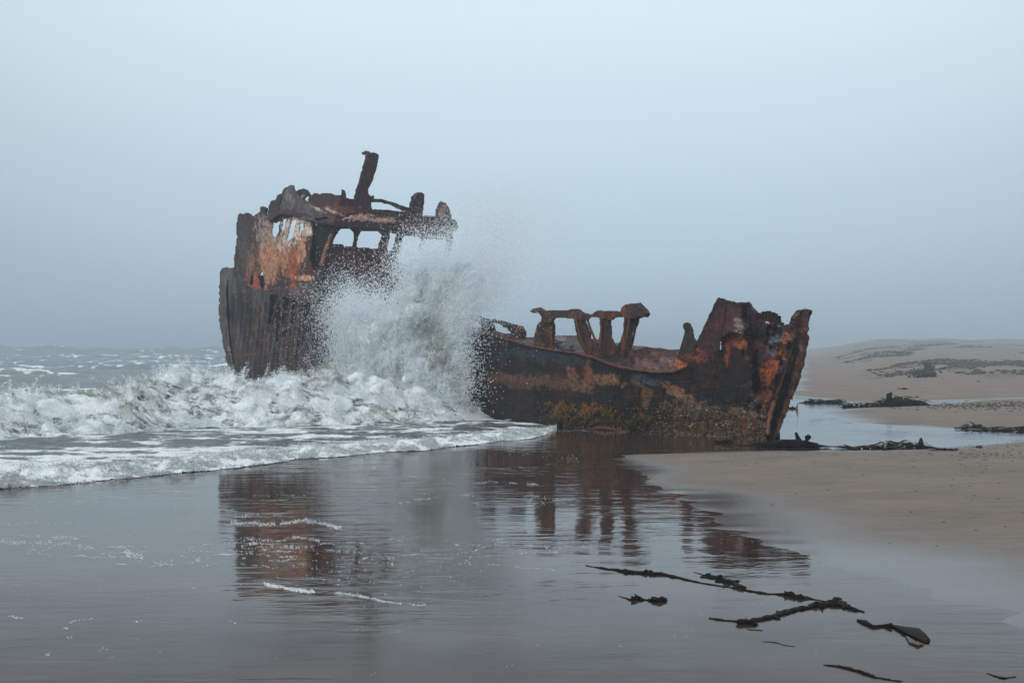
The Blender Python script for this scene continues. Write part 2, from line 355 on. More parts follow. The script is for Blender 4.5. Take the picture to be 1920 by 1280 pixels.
wet = np.where(YY > 36, 1 - ss(.0, 2.2, sS + (n3(XX, YY, 0, .3, .5, 1, 4, 9) - .5) * .8), wet)
def veg_mask(X, Y):
    k = X / np.maximum(Y, 1)
    st = n3(.45 * X + .89 * Y, .89 * X - .45 * Y, 0, .030, .17, 1, 5, 77, .62)
    return ss(.55, .64, st) * ss(66, 95, Y) * ss(.235, .30, k)
veg = veg_mask(XX, YY) * .6
V = np.stack([XX, YY, hz], -1).reshape(-1, 3)
nr, nc_ = XX.shape; idx = np.arange(nr * nc_).reshape(nr, nc_)
Fq = np.stack([idx[:-1, :-1], idx[:-1, 1:], idx[1:, 1:], idx[1:, :-1]], -1).reshape(-1, 4)
beach = mesh_np('sand_beach', V, Fq, SAND, 4, attrs={'wet': wet.ravel(), 'veg': veg.ravel()}, smooth=True)
tag(beach, 'grey brown sand beach rising to low foggy dunes', kind='structure')

sb_v = np.array([[-2500, -300, -.9], [2500, -300, -.9], [2500, 2600, -.9], [-2500, 2600, -.9]], float)
tag(mesh_np('seabed_ground', sb_v, np.array([[0, 1, 2, 3]]), SAND, 4, attrs={'wet': np.ones(4), 'veg': np.zeros(4)}), 'dark wet sand under the sea', kind='structure')

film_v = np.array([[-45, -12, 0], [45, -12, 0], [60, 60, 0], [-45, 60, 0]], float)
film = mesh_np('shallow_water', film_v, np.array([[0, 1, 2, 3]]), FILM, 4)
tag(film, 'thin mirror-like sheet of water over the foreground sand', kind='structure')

# ------------------------------------------------------------------ the sea with its breaking wave
SW = [(-600, 965), (-300, 945), (0, 920), (90, 914), (180, 905), (300, 893), (400, 882), (500, 872), (560, 863), (640, 856), (720, 850), (800, 846), (860, 836), (930, 829), (1000, 822), (1030, 815), (1044, 806)]
swp = np.array(SW, float)
def y_front(px):
    Y0 = F * H / (np.interp(px, swp[:, 0], swp[:, 1]) - HY)
    return Y0 + np.where(px > 1044, 60, 0)
def crestA(px): return np.interp(px, [-600, -200, 0, 150, 230, 300, 430, 550, 640, 760, 880, 960, 1040], [.5, .8, .98, .92, 1.0, 1.22, 1.34, 1.44, 1.36, 1.0, .35, .08, 0])
def base_Y(px): return np.interp(px, [-600, 0, 120, 250, 320, 600, 860, 1100], [27, 29.6, 31.0, 32.3, 33.6, 34.2, 36, 37])
def sea_surf(X, Y, disp=True):
    px = CX + F * X / Y
    w0 = (n3(X, Y, 0, .9, .9, 1, 4, 41) - .5)
    s = Y - (y_front(px) + w0 * 1.0)
    tap = ss(1050, 985, px); lvl = .045 * ss(0, 1.3, s) * tap
    lump = n3(X, Y, 3.3, 2.6, 2.6, 1, 5, 43, .6)
    lip = np.exp(-((s - .9) / 1.3) ** 2) * ss(-.1, .9, s)
    z = lvl + lip * (.0 + .20 * ss(.30,.75,lump)) * np.interp(px, [-300, 0, 600, 900, 1040], [.9, .85, .75, .6, .7]) * tap
    b2 = 1.5 + 2.2 * n3(X, Y, 0, .25, .25, 1, 2, 47)
    z = z + .14 * ss(.5, 2.5, s) * tap * (n3(X, Y, 0, .55, 1.5, 1, 5, 44, .6) - .5) * 1.6
    d = Y - (base_Y(px) + 2.3 + (n3(X, Y * .3, 0, .28, .28, 1, 3, 48) - .5) * 1.8)
    A = crestA(px) * (.86 + .34 * n3(X, 0 * Y, 7, .8, .3, 1, 4, 49))
    front = ss(-2.5, 0, d) ** 1.25; back = .25 + .75 * np.exp(-np.clip(d, 0, None) / 2.2)
    wv = np.where(d < 0, front, back)
    bil = np.abs(n3(X, Y, wv * A * 1.3, 1.1, 1.1, 1, 5, 51, .55) - .5) * 2
    ff = ss(-3.2, -2.0, d) * (1 - ss(.2, 1.1, d)) * ss(.02, .3, A)
    z = z + A * wv + ff * (bil - .35) * .52 * np.clip(A, 0, 1)
    # open water behind: swell and chop
    o = ss(2, 9, d)
    ch = (n3(X, Y, 0, .16, .34, 1, 5, 61, .56) - .5) * 1.0 + (n3(X, Y, 5, .05, .11, 1, 3, 62) - .5) * 1.1
    z = z + o * (ch * np.interp(Y, [40, 60, 100, 250, 600], [.6, .95, 1.5, 2.2, 2.0]) * .62 * ss(.235, .13, X / Y))
    z = z + 2.3 * np.exp(-((Y - 310 - .25 * (X + 70)) / 22) ** 2) * (.6 + .5 * n3(X, 0 * Y, 0, .02, .1, 1, 3, 66)) * ss(-200, -150, X) * (1 - ss(-75, -50, X))
    z = z - ss(40, 80, X) * 0
    z = np.where((s > .4) & (Y < 62), np.maximum(z, .012 + .02 * w0), z)
    # foam amount
    crest_bg = ss(.06, .20, ch) * ss(4, 12, d)
    lines = .6 * n3(X, Y, 0, .45, 1.5, 1, 6, 71, .68) + .4 * n3(X, Y, 8, 1.6, 2.6, 1, 4, 72, .6)
    foam = np.maximum(ss(.05, .2, s) * (1 - ss(1.8, 4.0, s + w0 * 3)) * (.50 + .62 * (lump - .3)), 0)
    foam = np.maximum(foam, ss(.5, 2, s) * (1 - ss(-2.6, -1.8, d)) * (.20 + .34 * ss(.38, .62, lines)))
    foam = np.maximum(foam, ff * (.44 + .50 * ss(.08, .40, bil)))
    foam = np.maximum(foam, ss(0, 2, d) * (.06 + .58 * ss(.46, .60, lines) * (.45 + .55 * crest_bg) + .20 * crest_bg) * np.interp(Y, [45, 90, 220], [1, .8, .6]))
    return z, foam, ff, d, s, A
kc2 = np.concatenate([np.linspace(-.70, -.43, 16, endpoint=False), np.linspace(-.43, .09, 250), np.linspace(.095, .31, 24)])
yr2 = np.concatenate([np.arange(14.5, 28, .11), np.arange(28, 40, .06), np.arange(40, 60, .16), 60 * 1.017 ** np.arange(0, 195)])
K2, Y2 = np.meshgrid(kc2, yr2); X2 = K2 * Y2
sz, sfoam, sff, sd, s_s, sA = sea_surf(X2, Y2)
PX2 = CX + F * K2
tum = (n3(X2, Y2, sz, 2.0, 2.0, 2.0, 4, 81) - .5) * sff
VX = X2 + tum * .3; VY = Y2 - np.abs(tum) * .9
okv = (s_s > -.02) & ((sz > .002) | (Y2 > 61)) & ((K2 < .085) | (Y2 > 58))
nr, nc_ = X2.shape; idx = np.arange(nr * nc_).reshape(nr, nc_)
m4 = okv[:-1, :-1] & okv[:-1, 1:] & okv[1:, 1:] & okv[1:, :-1]
Fq = np.stack([idx[:-1, :-1], idx[:-1, 1:], idx[1:, 1:], idx[1:, :-1]], -1)[m4]
used = np.zeros(nr * nc_, bool); used[Fq.ravel()] = True; remap = np.cumsum(used) - 1
sea = mesh_np('sea', np.stack([VX, VY, sz], -1).reshape(-1, 3)[used], remap[Fq], SEA, 4, attrs={'foam': sfoam.ravel()[used]}, smooth=True)
tag(sea, 'grey sea with a breaking wave and chop fading into fog', kind='structure')

# ------------------------------------------------------------------ the shipwreck
ship = bpy.data.objects.new('shipwreck', None); C.objects.link(ship)
tag(ship, 'rusty broken wreck of a ship stranded at the tide line', 'shipwreck')
AX = np.array([-.585, .811])                      # bow to stern
TR = np.array([.811, .585])                       # port to starboard
def plan_depth(px, c, dr):
    k = (px - CX) / F; t = (k * c[1] - c[0]) / (dr[0] - k * dr[1]); return c[1] + dr[1] * t
HULLPX = np.array([560, 640, 750, 860, 1000, 1150, 1300, 1380, 1432, 1490.])
HULLY = np.array([49.6, 46.0, 42.5, 39.5, 34.9, 32.4, 31.0, 30.0, 29.2, 29.0])
def D_bow(px, py):                                # port side of the bow half
    b = np.interp(px, HULLPX, HULLY)
    z = H - (py - HY) / F * b
    return b - .10 * ss(.3, 2.6, z) * 2 + .5 * ss(.8, 0, z) * .3
def D_stern(px, py):
    t_ = plan_depth(px, (-1.7, 39.5), AX) - .15
    z = H - (py - HY) / F * t_
    cur = 3.2 * np.clip((480 - px) / 70, 0, 1.3) ** 2
    return t_ * 1.0 + cur + .9 * ss(3.2, .2, z)
def corner(py): return 587 - (py - 565) * .26
def D_house(px, py):
    c = corner(py); Yc = 47.5
    k = (px - CX) / F; cx_ = (c - CX) / F * Yc
    def dep(dr): 
        t = (k * Yc - cx_) / (dr[0] - k * dr[1]); return Yc + dr[1] * t
    return np.where(px < c, dep(AX), dep(TR))
FARPX = np.array([801, 930, 1083, 1251, 1370, 1451, 1500.]); FARY = np.array([50.8, 46.8, 42.8, 37.9, 34.8, 32.3, 29.8])
def D_far(px, py): return np.interp(px, FARPX, FARY)

IRON = np.array([.020, .018, .019]); BROWN = np.array([.062, .026, .019]); DK = np.array([.034, .021, .019]); ORANGE = np.array([.30, .085, .026])
TAN = np.array([.140, .078, .052]); PALE = np.array([.50, .46, .42]); BLUE = np.array([.040, .055, .085]); GREY = np.array([.085, .082, .088]); OLIVE = np.array([.075, .058, .016]); BARN = np.array([.16, .125, .085])
def paint(base, layers, sx=.05, sy=.05, alt=None, altn=.5, seed=0):
    def fn(px, py):
        n = n3(px, py, 0, sx, sy, 1, 5, 100 + seed, .6)
        col = np.repeat(base[None], len(px), 0)
        if alt is not None:
            m = ss(altn - .07, altn + .09, n)[:, None]; col = col * (1 - m) + alt[None] * m
        for i, L_ in enumerate(layers):
            cx_, cy_, rx, ry, rgb, st = L_[:6]; rot = L_[6] if len(L_) > 6 else 0
            dx, dy = px - cx_, py - cy_; c_, s_ = math.cos(math.radians(rot)), math.sin(math.radians(rot))
            u, v = (dx * c_ + dy * s_) / rx, (-dx * s_ + dy * c_) / ry
            g = np.exp(-(u * u + v * v)); n_ = n3(px, py, i * 3.7, sx * 1.9, sy * 1.9, 1, 6, 200 + seed + i, .72)
            m = np.clip((g * 1.5 * st + (n_ - .5) * 3.4 * ss(0, .22, g) - .55) * 3.6, 0, 1)[:, None]
            col = col * (1 - m * .92) + np.asarray(rgb)[None] * m * .92
        n2 = n3(px, py, 9, sx * 5, sy * 5, 1, 3, 300 + seed, .6)
        return col * (.25 + 1.5 * n2)[:, None]
    return fn

def plate(name, outline, D, col, holes=(), thick=.05, res=2.4, jag=3.0, disp=.05, dfreq=1.6, corr=None, parent=ship, label=None, mat=RUST, seed=1):
    o_ = np.array(outline, float); x0, y0 = o_.min(0) - res * 2; x1, y1 = o_.max(0) + res * 2
    nx, ny = int((x1 - x0) / res) + 2, int((y1 - y0) / res) + 2
    gx, gy = np.meshgrid(x0 + np.arange(nx) * res, y0 + np.arange(ny) * res)
    cxs, cys = gx[:-1, :-1] + res / 2, gy[:-1, :-1] + res / 2
    jx = (n3(cxs, cys, 0, .16, .16, 1, 3, 400 + seed) - .5) * 2 * jag; jy = (n3(cxs, cys, 5, .16, .16, 1, 3, 450 + seed) - .5) * 2 * jag
    M = inside(cxs + jx, cys + jy, outline)
    for h in holes: M &= ~inside(cxs + jx * .8, cys + jy * .8, h)
    if not M.any(): return None
    I = np.arange(nx * ny).reshape(ny, nx)
    cnt = np.zeros((ny, nx)); 
    for a in (0, 1):
        for b in (0, 1): cnt[a:ny-1+a, b:nx-1+b] += M
    bnd = (cnt > 0) & (cnt < 4)
    # relax the stair steps of the torn edge
    for it in range(1):
        sx_ = np.zeros_like(gx); sy_ = np.zeros_like(gx); sc = np.zeros_like(gx)
        for a, b in ((0, 1), (0, -1), (1, 0), (-1, 0)):
            rb = np.roll(bnd, (a, b), (0, 1)); sx_ += np.where(rb, np.roll(gx, (a, b), (0, 1)), 0); sy_ += np.where(rb, np.roll(gy, (a, b), (0, 1)), 0); sc += rb
        ok = bnd & (sc > 0); scs = np.maximum(sc, 1)
        gx = np.where(ok, gx * .5 + sx_ / scs * .5, gx); gy = np.where(ok, gy * .5 + sy_ / scs * .5, gy)
    Yd = D(gx, gy); pos = P(gx, gy, Yd)
    dn = (n3(pos[..., 0], pos[..., 1], pos[..., 2], dfreq, dfreq, dfreq, 4, 500 + seed, .55) - .5) * 2 * disp
    if corr is not None: dn = dn + corr(gx, gy)
    pos = P(gx, gy, Yd + dn)
    gu = np.gradient(pos, axis=1); gv = np.gradient(pos, axis=0)
    nrm = np.cross(gu, gv); nrm /= np.linalg.norm(nrm, axis=-1, keepdims=True) + 1e-9
    nrm = np.where(nrm[..., 1:2] < 0, -nrm, nrm)
    back = pos + nrm * thick
    q = M
    A = [I[:-1, :-1][q], I[:-1, 1:][q], I[1:, 1:][q], I[1:, :-1][q]]
    n = nx * ny
    ff = [np.stack([A[0], A[3], A[2], A[1]], 1), np.stack([A[0] + n, A[1] + n, A[2] + n, A[3] + n], 1)]
    Mp = np.pad(M, 1)
    def wall(mask, i1, i2):
        a, b = i1[mask], i2[mask]; ff.append(np.stack([a, b, b + n, a + n], 1))
    wall(M & ~Mp[:-2, 1:-1], I[:-1, :-1], I[:-1, 1:]); wall(M & ~Mp[2:, 1:-1], I[1:, 1:], I[1:, :-1])
    wall(M & ~Mp[1:-1, :-2], I[1:, :-1], I[:-1, :-1]); wall(M & ~Mp[1:-1, 2:], I[:-1, 1:], I[1:, 1:])
    Fc = np.concatenate(ff); Vv = np.concatenate([pos.reshape(-1, 3), back.reshape(-1, 3)])
    cc = col(gx.ravel(), gy.ravel()); cc = np.concatenate([cc, cc * .6])
    us = np.zeros(len(Vv), bool); us[Fc.ravel()] = True; rm = np.cumsum(us) - 1
    o = mesh_np(name, Vv[us], rm[Fc], mat, 4, col=cc[us], parent=parent)
    if label: o['label'] = label
    return o

def vcorr(amp, period, slant=0.0):
    def f(px, py):
        u = (px + (py - 600) * slant) / period; return amp * np.abs(np.sin(u * math.pi)) + amp * .5 * (n3(px, py, 0, .12, .012, 1, 3, 9) - .5)
    return f
# ---- stern hull
stern_hull = plate('stern_hull', [(414, 502), (437, 503), (455, 513), (456, 531), (495, 543), (556, 560), (600, 570), (660, 584), (740, 598), (868, 612), (872, 800), (700, 780), (500, 760), (452, 735), (437, 702), (425, 680), (417, 640), (411, 600), (410, 560), (412, 530)],
    D_stern, paint(GREY * 1.05, [(440, 600, 40, 70, BROWN * 1.2, .35), (480, 620, 22, 70, TAN * .55, .6), (540, 640, 14, 60, TAN * .6, .75), (470, 660, 60, 26, TAN * .55, .7), (425, 520, 14, 20, GREY * 1.5, .6), (452, 590, 7, 40, IRON * .6, 1.1), (436, 580, 5, 30, IRON * .5, 1.1), (468, 590, 5, 36, IRON * .5, 1.1), (620, 620, 60, 60, DK, 1.0)],  # narrow iron-black strokes paint the shade of shallow slit recesses
        .14, .022, alt=GREY * .42, altn=.5, seed=1),
    holes=[[(506, 551), (522, 554), (515, 572), (512, 600), (505, 625), (502, 600)], [(529, 556), (544, 560), (541, 590), (533, 640), (529, 610), (531, 580)], [(548, 561), (557, 563), (551, 590), (546, 620), (545, 590)], [(569, 566), (584, 569), (575, 598), (570, 600)], [(518, 575), (525, 562), (526, 600), (520, 650), (516, 620)]],
    thick=.06, disp=.07, corr=lambda x, y: vcorr(.16, 8.5, .10)(x, y) * ss(545, 575, y) * (1 - .6 * ss(640, 690, y)) + .05 * (((y + x * .12) / 24) % 1), res=2.2, label='grey brown plated stern hull with torn vertical slits')
plate('bulwark_rail', [(437, 503), (456, 513), (458, 534), (430, 529), (420, 530), (417, 512)], lambda x, y: D_stern(x, y) + .35, paint(IRON * 1.6, [], .1, .1, seed=3), parent=stern_hull, disp=.03)
plate('dark_slit_backing', [(492, 548), (600, 566), (600, 670), (490, 660)], lambda x, y: D_stern(x, y) + .55, paint(IRON * .3, [], seed=92), thick=.05, res=4, jag=1, parent=stern_hull, label='black sheet standing in for the shade inside the torn slits')  # near-black sheet added so the slits look dark inside
for (a, b, w) in [((524, 556), (506, 622), 3.0), ((545, 560), (529, 632), 2.6), ((559, 562), (545, 600), 2.2), ((574, 566), (562, 604), 2.4)]:
    m = MB(); pts = [P(a[0] + (b[0]-a[0])*t, a[1] + (b[1]-a[1])*t, D_stern(a[0]+(b[0]-a[0])*t, a[1]) + .12) for t in np.linspace(0, 1, 7)]
    m.tube(pts, w / F * 50, 6, .25); m.build('hull_rib', RUSTBAR, stern_hull)
# deck inside the stern hull and the hull's far side, so that the inside is dark and the wreck has its width
def quadgrid(name, f, nu, nv, mat, col, parent, label=None, disp=.04):
    u, v = np.meshgrid(np.linspace(0, 1, nu), np.linspace(0, 1, nv)); p = f(u, v)
    p = p + ((n3(p[..., 0], p[..., 1], p[..., 2], 1.5, 1.5, 1.5, 3, 71) - .5) * 2 * disp)[..., None]
    I = np.arange(nu * nv).reshape(nv, nu); Fc = np.stack([I[:-1, :-1], I[:-1, 1:], I[1:, 1:], I[1:, :-1]], -1).reshape(-1, 4)
    c = col((p[..., 0] * 45).ravel(), (p[..., 1] * 20 + p[..., 2] * 45).ravel())
    b = p.copy(); b[..., 2] -= .03; b[..., 1] += .03; b[..., 0] += .03; n = nu * nv
    ring = np.concatenate([I[0, :-1], I[:-1, -1], I[-1, :0:-1], I[:0:-1, 0]]); rn = np.roll(ring, -1)
    Fc = np.concatenate([Fc, Fc[:, ::-1] + n, np.stack([ring, ring + n, rn + n, rn], 1)])
    o = mesh_np(name, np.concatenate([p.reshape(-1, 3), b.reshape(-1, 3)]), Fc, mat, 4, col=np.concatenate([c, c]), parent=parent)
    if label: o['label'] = label
    return o
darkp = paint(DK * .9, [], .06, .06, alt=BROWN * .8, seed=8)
def line3(a, b, t): return np.asarray(a)[None, None] * (1 - t[..., None]) + np.asarray(b)[None, None] * t[..., None]
pA = np.array([-13.2, 56.6, 0]); pB = np.array([-1.9, 39.9, 0]); off = np.array([TR[0], TR[1], 0]) * 5.6
def far_stern(u, v):
    p = line3(pA + off * .8, pB + off, u); p[..., 2] = v * (5.0 - 2.9 * u) + (n3(u * 9, v * 0, 0, 1, 1, 1, 3, 4) - .5) * .9 * v * (1 - u); return p
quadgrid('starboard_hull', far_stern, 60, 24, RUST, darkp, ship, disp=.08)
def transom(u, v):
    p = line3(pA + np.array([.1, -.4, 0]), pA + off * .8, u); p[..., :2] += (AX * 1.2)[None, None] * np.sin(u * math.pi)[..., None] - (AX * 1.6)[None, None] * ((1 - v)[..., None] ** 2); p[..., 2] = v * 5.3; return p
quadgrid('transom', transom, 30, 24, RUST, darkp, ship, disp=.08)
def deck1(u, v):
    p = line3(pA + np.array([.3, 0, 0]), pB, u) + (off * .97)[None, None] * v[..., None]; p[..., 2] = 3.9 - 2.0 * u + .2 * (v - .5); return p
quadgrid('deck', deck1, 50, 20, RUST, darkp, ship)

# ---- deckhouse
side_win = [[(511, 419), (525, 414), (521, 440), (515, 446), (509, 440)], [(529, 413), (537, 408), (533, 432), (526, 438)], [(546, 414), (555, 412), (550, 444), (538, 454), (540, 434)], [(563, 418), (573, 416), (569, 430), (559, 440)],
            [(587, 421), (628, 425), (610, 470), (600, 500), (588, 510), (580, 488), (584, 450)]]
side_cut = [[(487, 540), (484, 518), (490, 505), (494, 520), (496, 540)], [(470, 536), (468, 520), (474, 510), (476, 530)]]
house = plate('deckhouse_side', [(447, 402), (456, 399), (469, 400), (474, 405), (485, 398), (500, 404), (524, 397), (548, 401), (600, 414), (629, 420), (612, 470), (600, 520), (590, 566), (582, 568), (556, 563), (509, 549), (474, 541), (456, 534), (456, 514), (437, 503), (444, 442), (443, 425)],
    D_house, paint(BROWN * 1.0, [(560, 425, 26, 24, PALE * 1.25, 1.15), (512, 455, 8, 26, PALE * 1.1, .9), (500, 440, 22, 40, PALE * .55, .85), (520, 480, 30, 38, np.array([.34, .19, .11]), 1.0), (500, 500, 16, 40, np.array([.36, .20, .12]), 1.1), (540, 450, 20, 22, PALE * .9, .85), (470, 500, 10, 40, TAN * 1.5, .8), (480, 535, 8, 22, np.array([.30, .07, .05]), 1.2), (550, 500, 14, 50, ORANGE * 1.0, .85), (566, 470, 10, 26, np.array([.42, .24, .14]), 1.1),
        (573, 520, 16, 5, np.array([.55, .30, .19]), 1.25), (455, 425, 18, 30, IRON * 2.0, 1.0), (455, 470, 10, 40, GREY * .8, .9), (575, 545, 40, 14, GREY, .95)],
        .20, .04, alt=DK * 1.1, altn=.50, seed=20), holes=side_win + side_cut, thick=.05, res=2.0, disp=.05, corr=vcorr(.10, 9, .25), jag=2.5, label='side wall of the deckhouse with pale flaking paint and orange rust streaks')
front_win = [[(638, 429), (657, 429), (666, 437), (662, 463), (646, 462), (643, 458), (624, 457), (631, 439)], [(676, 434), (709, 434), (718, 441), (710, 466), (668, 464), (672, 443)], [(732, 436), (745, 439), (737, 470), (726, 470)],
             [(757, 441), (790, 446), (784, 500), (745, 492)], [(798, 447), (838, 450), (834, 520), (792, 505)]]
front = plate('deckhouse_front', [(629, 416), (700, 424), (760, 430), (850, 436), (848, 470), (842, 660), (590, 660), (590, 566), (600, 500), (617, 455)],
    D_house, paint(BROWN * .85, [(690, 490, 70, 30, np.array([.085, .022, .018]), 1.0), (722, 480, 7, 36, ORANGE * .45, 1.0), (640, 540, 60, 40, IRON * 1.2, .9), (700, 425, 60, 5, TAN * .5, .8), (800, 470, 60, 50, DK, 1)], .05, .04, alt=DK, seed=30),
    holes=front_win, thick=.07, res=2.2, disp=.04, jag=1.6, label='dark red-brown front wall of the deckhouse with two glassless window openings')
plate('door_post', [(618, 438), (623, 440), (604, 497), (597, 497)], lambda x, y: D_house(x, y) - .12, paint(np.array([.22, .10, .06]), [], .1, .04, alt=BROWN, seed=33), thick=.12, res=1.6, jag=1.0, disp=.02)
# inner dark bulkhead behind the doorway, low aft and starboard walls
Cc = np.array([(610 - CX) / F * 47.5, 47.5, 0])
def bulk(u, v):
    p = line3(Cc + np.array([AX[0], AX[1], 0]) * 2.4 + off * .03, Cc + np.array([AX[0], AX[1], 0]) * 2.4 + off * .26, u); p[..., 2] = 4.0 + v * 2.75; return p
quadgrid('bulkhead', bulk, 14, 14, RUST, paint(IRON * .8, [], seed=9), ship)
def starb(u, v):
    p = line3(Cc + off * 1.06, Cc + off * 1.06 + np.array([AX[0], AX[1], 0]) * 7.6, u); p[..., 2] = 2.4 + v * (3.2 - .6 * u); return p
quadgrid('deckhouse_wall', starb, 40, 20, RUST, darkp, ship)
def aft(u, v):
    a = Cc + np.array([AX[0], AX[1], 0]) * 7.7; p = line3(a, a + off, u); p[..., 2] = 3.4 + v * 2.0; return p
quadgrid('aft_wall', aft, 30, 16, RUST, darkp, ship)

plate('dark_recess_panel', [(570, 412), (634, 416), (616, 470), (600, 510), (566, 500)], lambda x, y: plan_depth(x, (-7.6, 48.6), AX) , paint(IRON * .5, [], seed=91), thick=.05, res=3, parent=house, label='dark sheet standing in for the shade in the corner doorway')  # dark-painted sheet added to make the doorway recess look shaded
# ---- roof: rim beams, bulwark plates, mast
D_rim = lambda x, y: D_house(x, y) - .35
roof = plate('roof_edge', [(497, 411), (511, 400), (524, 392), (548, 395), (575, 401), (600, 409), (640, 412), (693, 394), (735, 394), (770, 400), (792, 405), (815, 406), (855, 413), (859, 422), (856, 433), (830, 437), (790, 436), (745, 433), (700, 429), (645, 424), (600, 419), (548, 404), (526, 401), (506, 414)],
    D_rim, paint(DK * 1.3, [(675, 408, 34, 6, np.array([.62, .44, .38]), 1.15), (720, 413, 26, 5, np.array([.62, .42, .36]), 1.1), (590, 411, 45, 4, GREY * 1.2, .9), (780, 424, 50, 6, np.array([.13, .04, .035]), .9)], .12, .16, alt=BROWN, seed=40),
    thick=.34, res=1.8, disp=.06, jag=2.2, label='overhanging roof edge with flaking pale paint')
plate('roof_bulwark', [(580, 382), (577, 374), (581, 366), (591, 362), (610, 363), (625, 364), (640, 367), (640, 357), (643, 355), (647, 357), (650, 371), (665, 375), (694, 378), (696, 396), (660, 404), (640, 414), (610, 402), (596, 392)],
    lambda x, y: D_rim(x, y) + .12, paint(BROWN * .9, [(640, 392, 30, 10, np.array([.16, .06, .05]), .9), (622, 396, 20, 3, PALE * .8, 1.0, 22)], .06, .08, alt=np.array([.05, .022, .022]), seed=41), thick=.06, res=1.8, disp=.05, jag=2.2, label='red-brown bulwark plate along the roof')
plate('roof_bulwark', [(524, 392), (528, 376), (535, 357), (541, 348), (549, 347), (551, 360), (562, 371), (576, 377), (588, 384), (606, 396), (640, 412), (606, 410), (575, 401), (548, 396)],
    lambda x, y: D_rim(x, y) + .05, paint(GREY * 1.15, [(545, 375, 10, 24, GREY * 1.7, .6), (596, 392, 16, 3, PALE, .8, 25), (620, 403, 20, 6, BROWN, .8)], .1, .03, alt=GREY * .6, seed=42), thick=.08, res=1.7, disp=.03, jag=1.2, label='grey weathered plate rising at the corner of the roof')
plate('brace', [(500, 405), (503, 390), (508, 377), (517, 375), (520, 366), (528, 363), (533, 352), (543, 348), (537, 364), (528, 368), (522, 392), (508, 403)], lambda x, y: D_rim(x, y) + .6, paint(IRON * 1.6, [], seed=43), thick=.1, res=1.7, disp=.03, jag=1.5)
plate('torn_plate', [(550, 368), (554, 359), (563, 354), (571, 352), (574, 358), (581, 363), (572, 368), (566, 374), (561, 376)], lambda x, y: D_rim(x, y) + 1.0, paint(IRON * 1.4, [(568, 368, 5, 4, PALE * .7, 1)], seed=44), thick=.12, res=1.5, disp=.05, jag=2.5)
plate('torn_plate', [(486, 404), (487, 387), (498, 389), (497, 406)], lambda x, y: D_house(x, y) + .2, paint(IRON * 1.7, [], seed=45), thick=.1, res=1.6, disp=.03, jag=1.0)
mast = plate('mast', [(664, 380), (672, 352), (684, 310), (690, 287), (693, 284), (697, 288), (702, 286), (711, 291), (708, 306), (704, 322), (698, 340), (691, 352), (691, 364), (697, 369), (702, 365), (701, 374), (696, 380), (700, 400), (672, 402)],
    lambda x, y: D_rim(x, y) + .35, paint(DK * 1.3, [(690, 300, 8, 8, TAN * .6, .7), (680, 385, 14, 10, BROWN * 1.4, .9)], .12, .04, alt=BROWN * .8, seed=46), thick=.14, res=1.4, disp=.03, jag=1.4, label='broken leaning mast stump')
m = MB(); m.tube([P(692, 287, 48.4), P(686, 286, 48.3), P(681, 288, 48.3), P(678, 287, 48.3)], [.08, .08, .06, .03], 6, .2); m.tube([P(686, 286, 48.3), P(684, 289, 48.3), P(687, 290, 48.3)], .025, 5); m.build('hook', RUSTBAR, mast)
plate('beam', [(700, 372), (720, 375), (742, 381), (762, 388), (778, 393), (790, 398), (786, 404), (768, 399), (748, 391), (736, 384), (718, 380), (701, 379)], lambda x, y: D_rim(x, y) + .25, paint(IRON * 1.5, [(745, 389, 8, 2, PALE * .6, .8, 20)], seed=47), thick=.2, res=1.5, disp=.03, jag=1.2)
plate('vent_post', [(774, 398), (773, 380), (777, 370), (782, 362), (792, 361), (796, 366), (795, 385), (792, 406), (776, 404)], lambda x, y: D_rim(x, y) + .2, paint(BROWN * .8, [(787, 378, 4, 6, TAN, .8)], .1, .1, alt=IRON * 2, seed=48), thick=.2, res=1.5, disp=.05, jag=1.4)
plate('vent_cowl', [(815, 408), (818, 390), (822, 381), (827, 377), (834, 380), (841, 388), (846, 402), (848, 415)], lambda x, y: D_rim(x, y) + .2 + ((x - 832) / 16) ** 2 * .3, paint(BROWN, [(831, 392, 7, 12, np.array([.36, .20, .14]), 1.1), (834, 404, 8, 4, PALE * .7, 1.1)], .15, .15, seed=49), thick=.14, res=1.5, disp=.05, jag=1.2)
def roofstrip(u, v):
    a = Cc.copy(); a[2] = 7.28; p = line3(a, a + off, u) + (np.array([AX[0], AX[1], 0]) * 1.1)[None, None] * v[..., None]; p[..., 2] -= .5 * u; return p
quadgrid('roof_deck', roofstrip, 30, 8, RUST, darkp, roof)

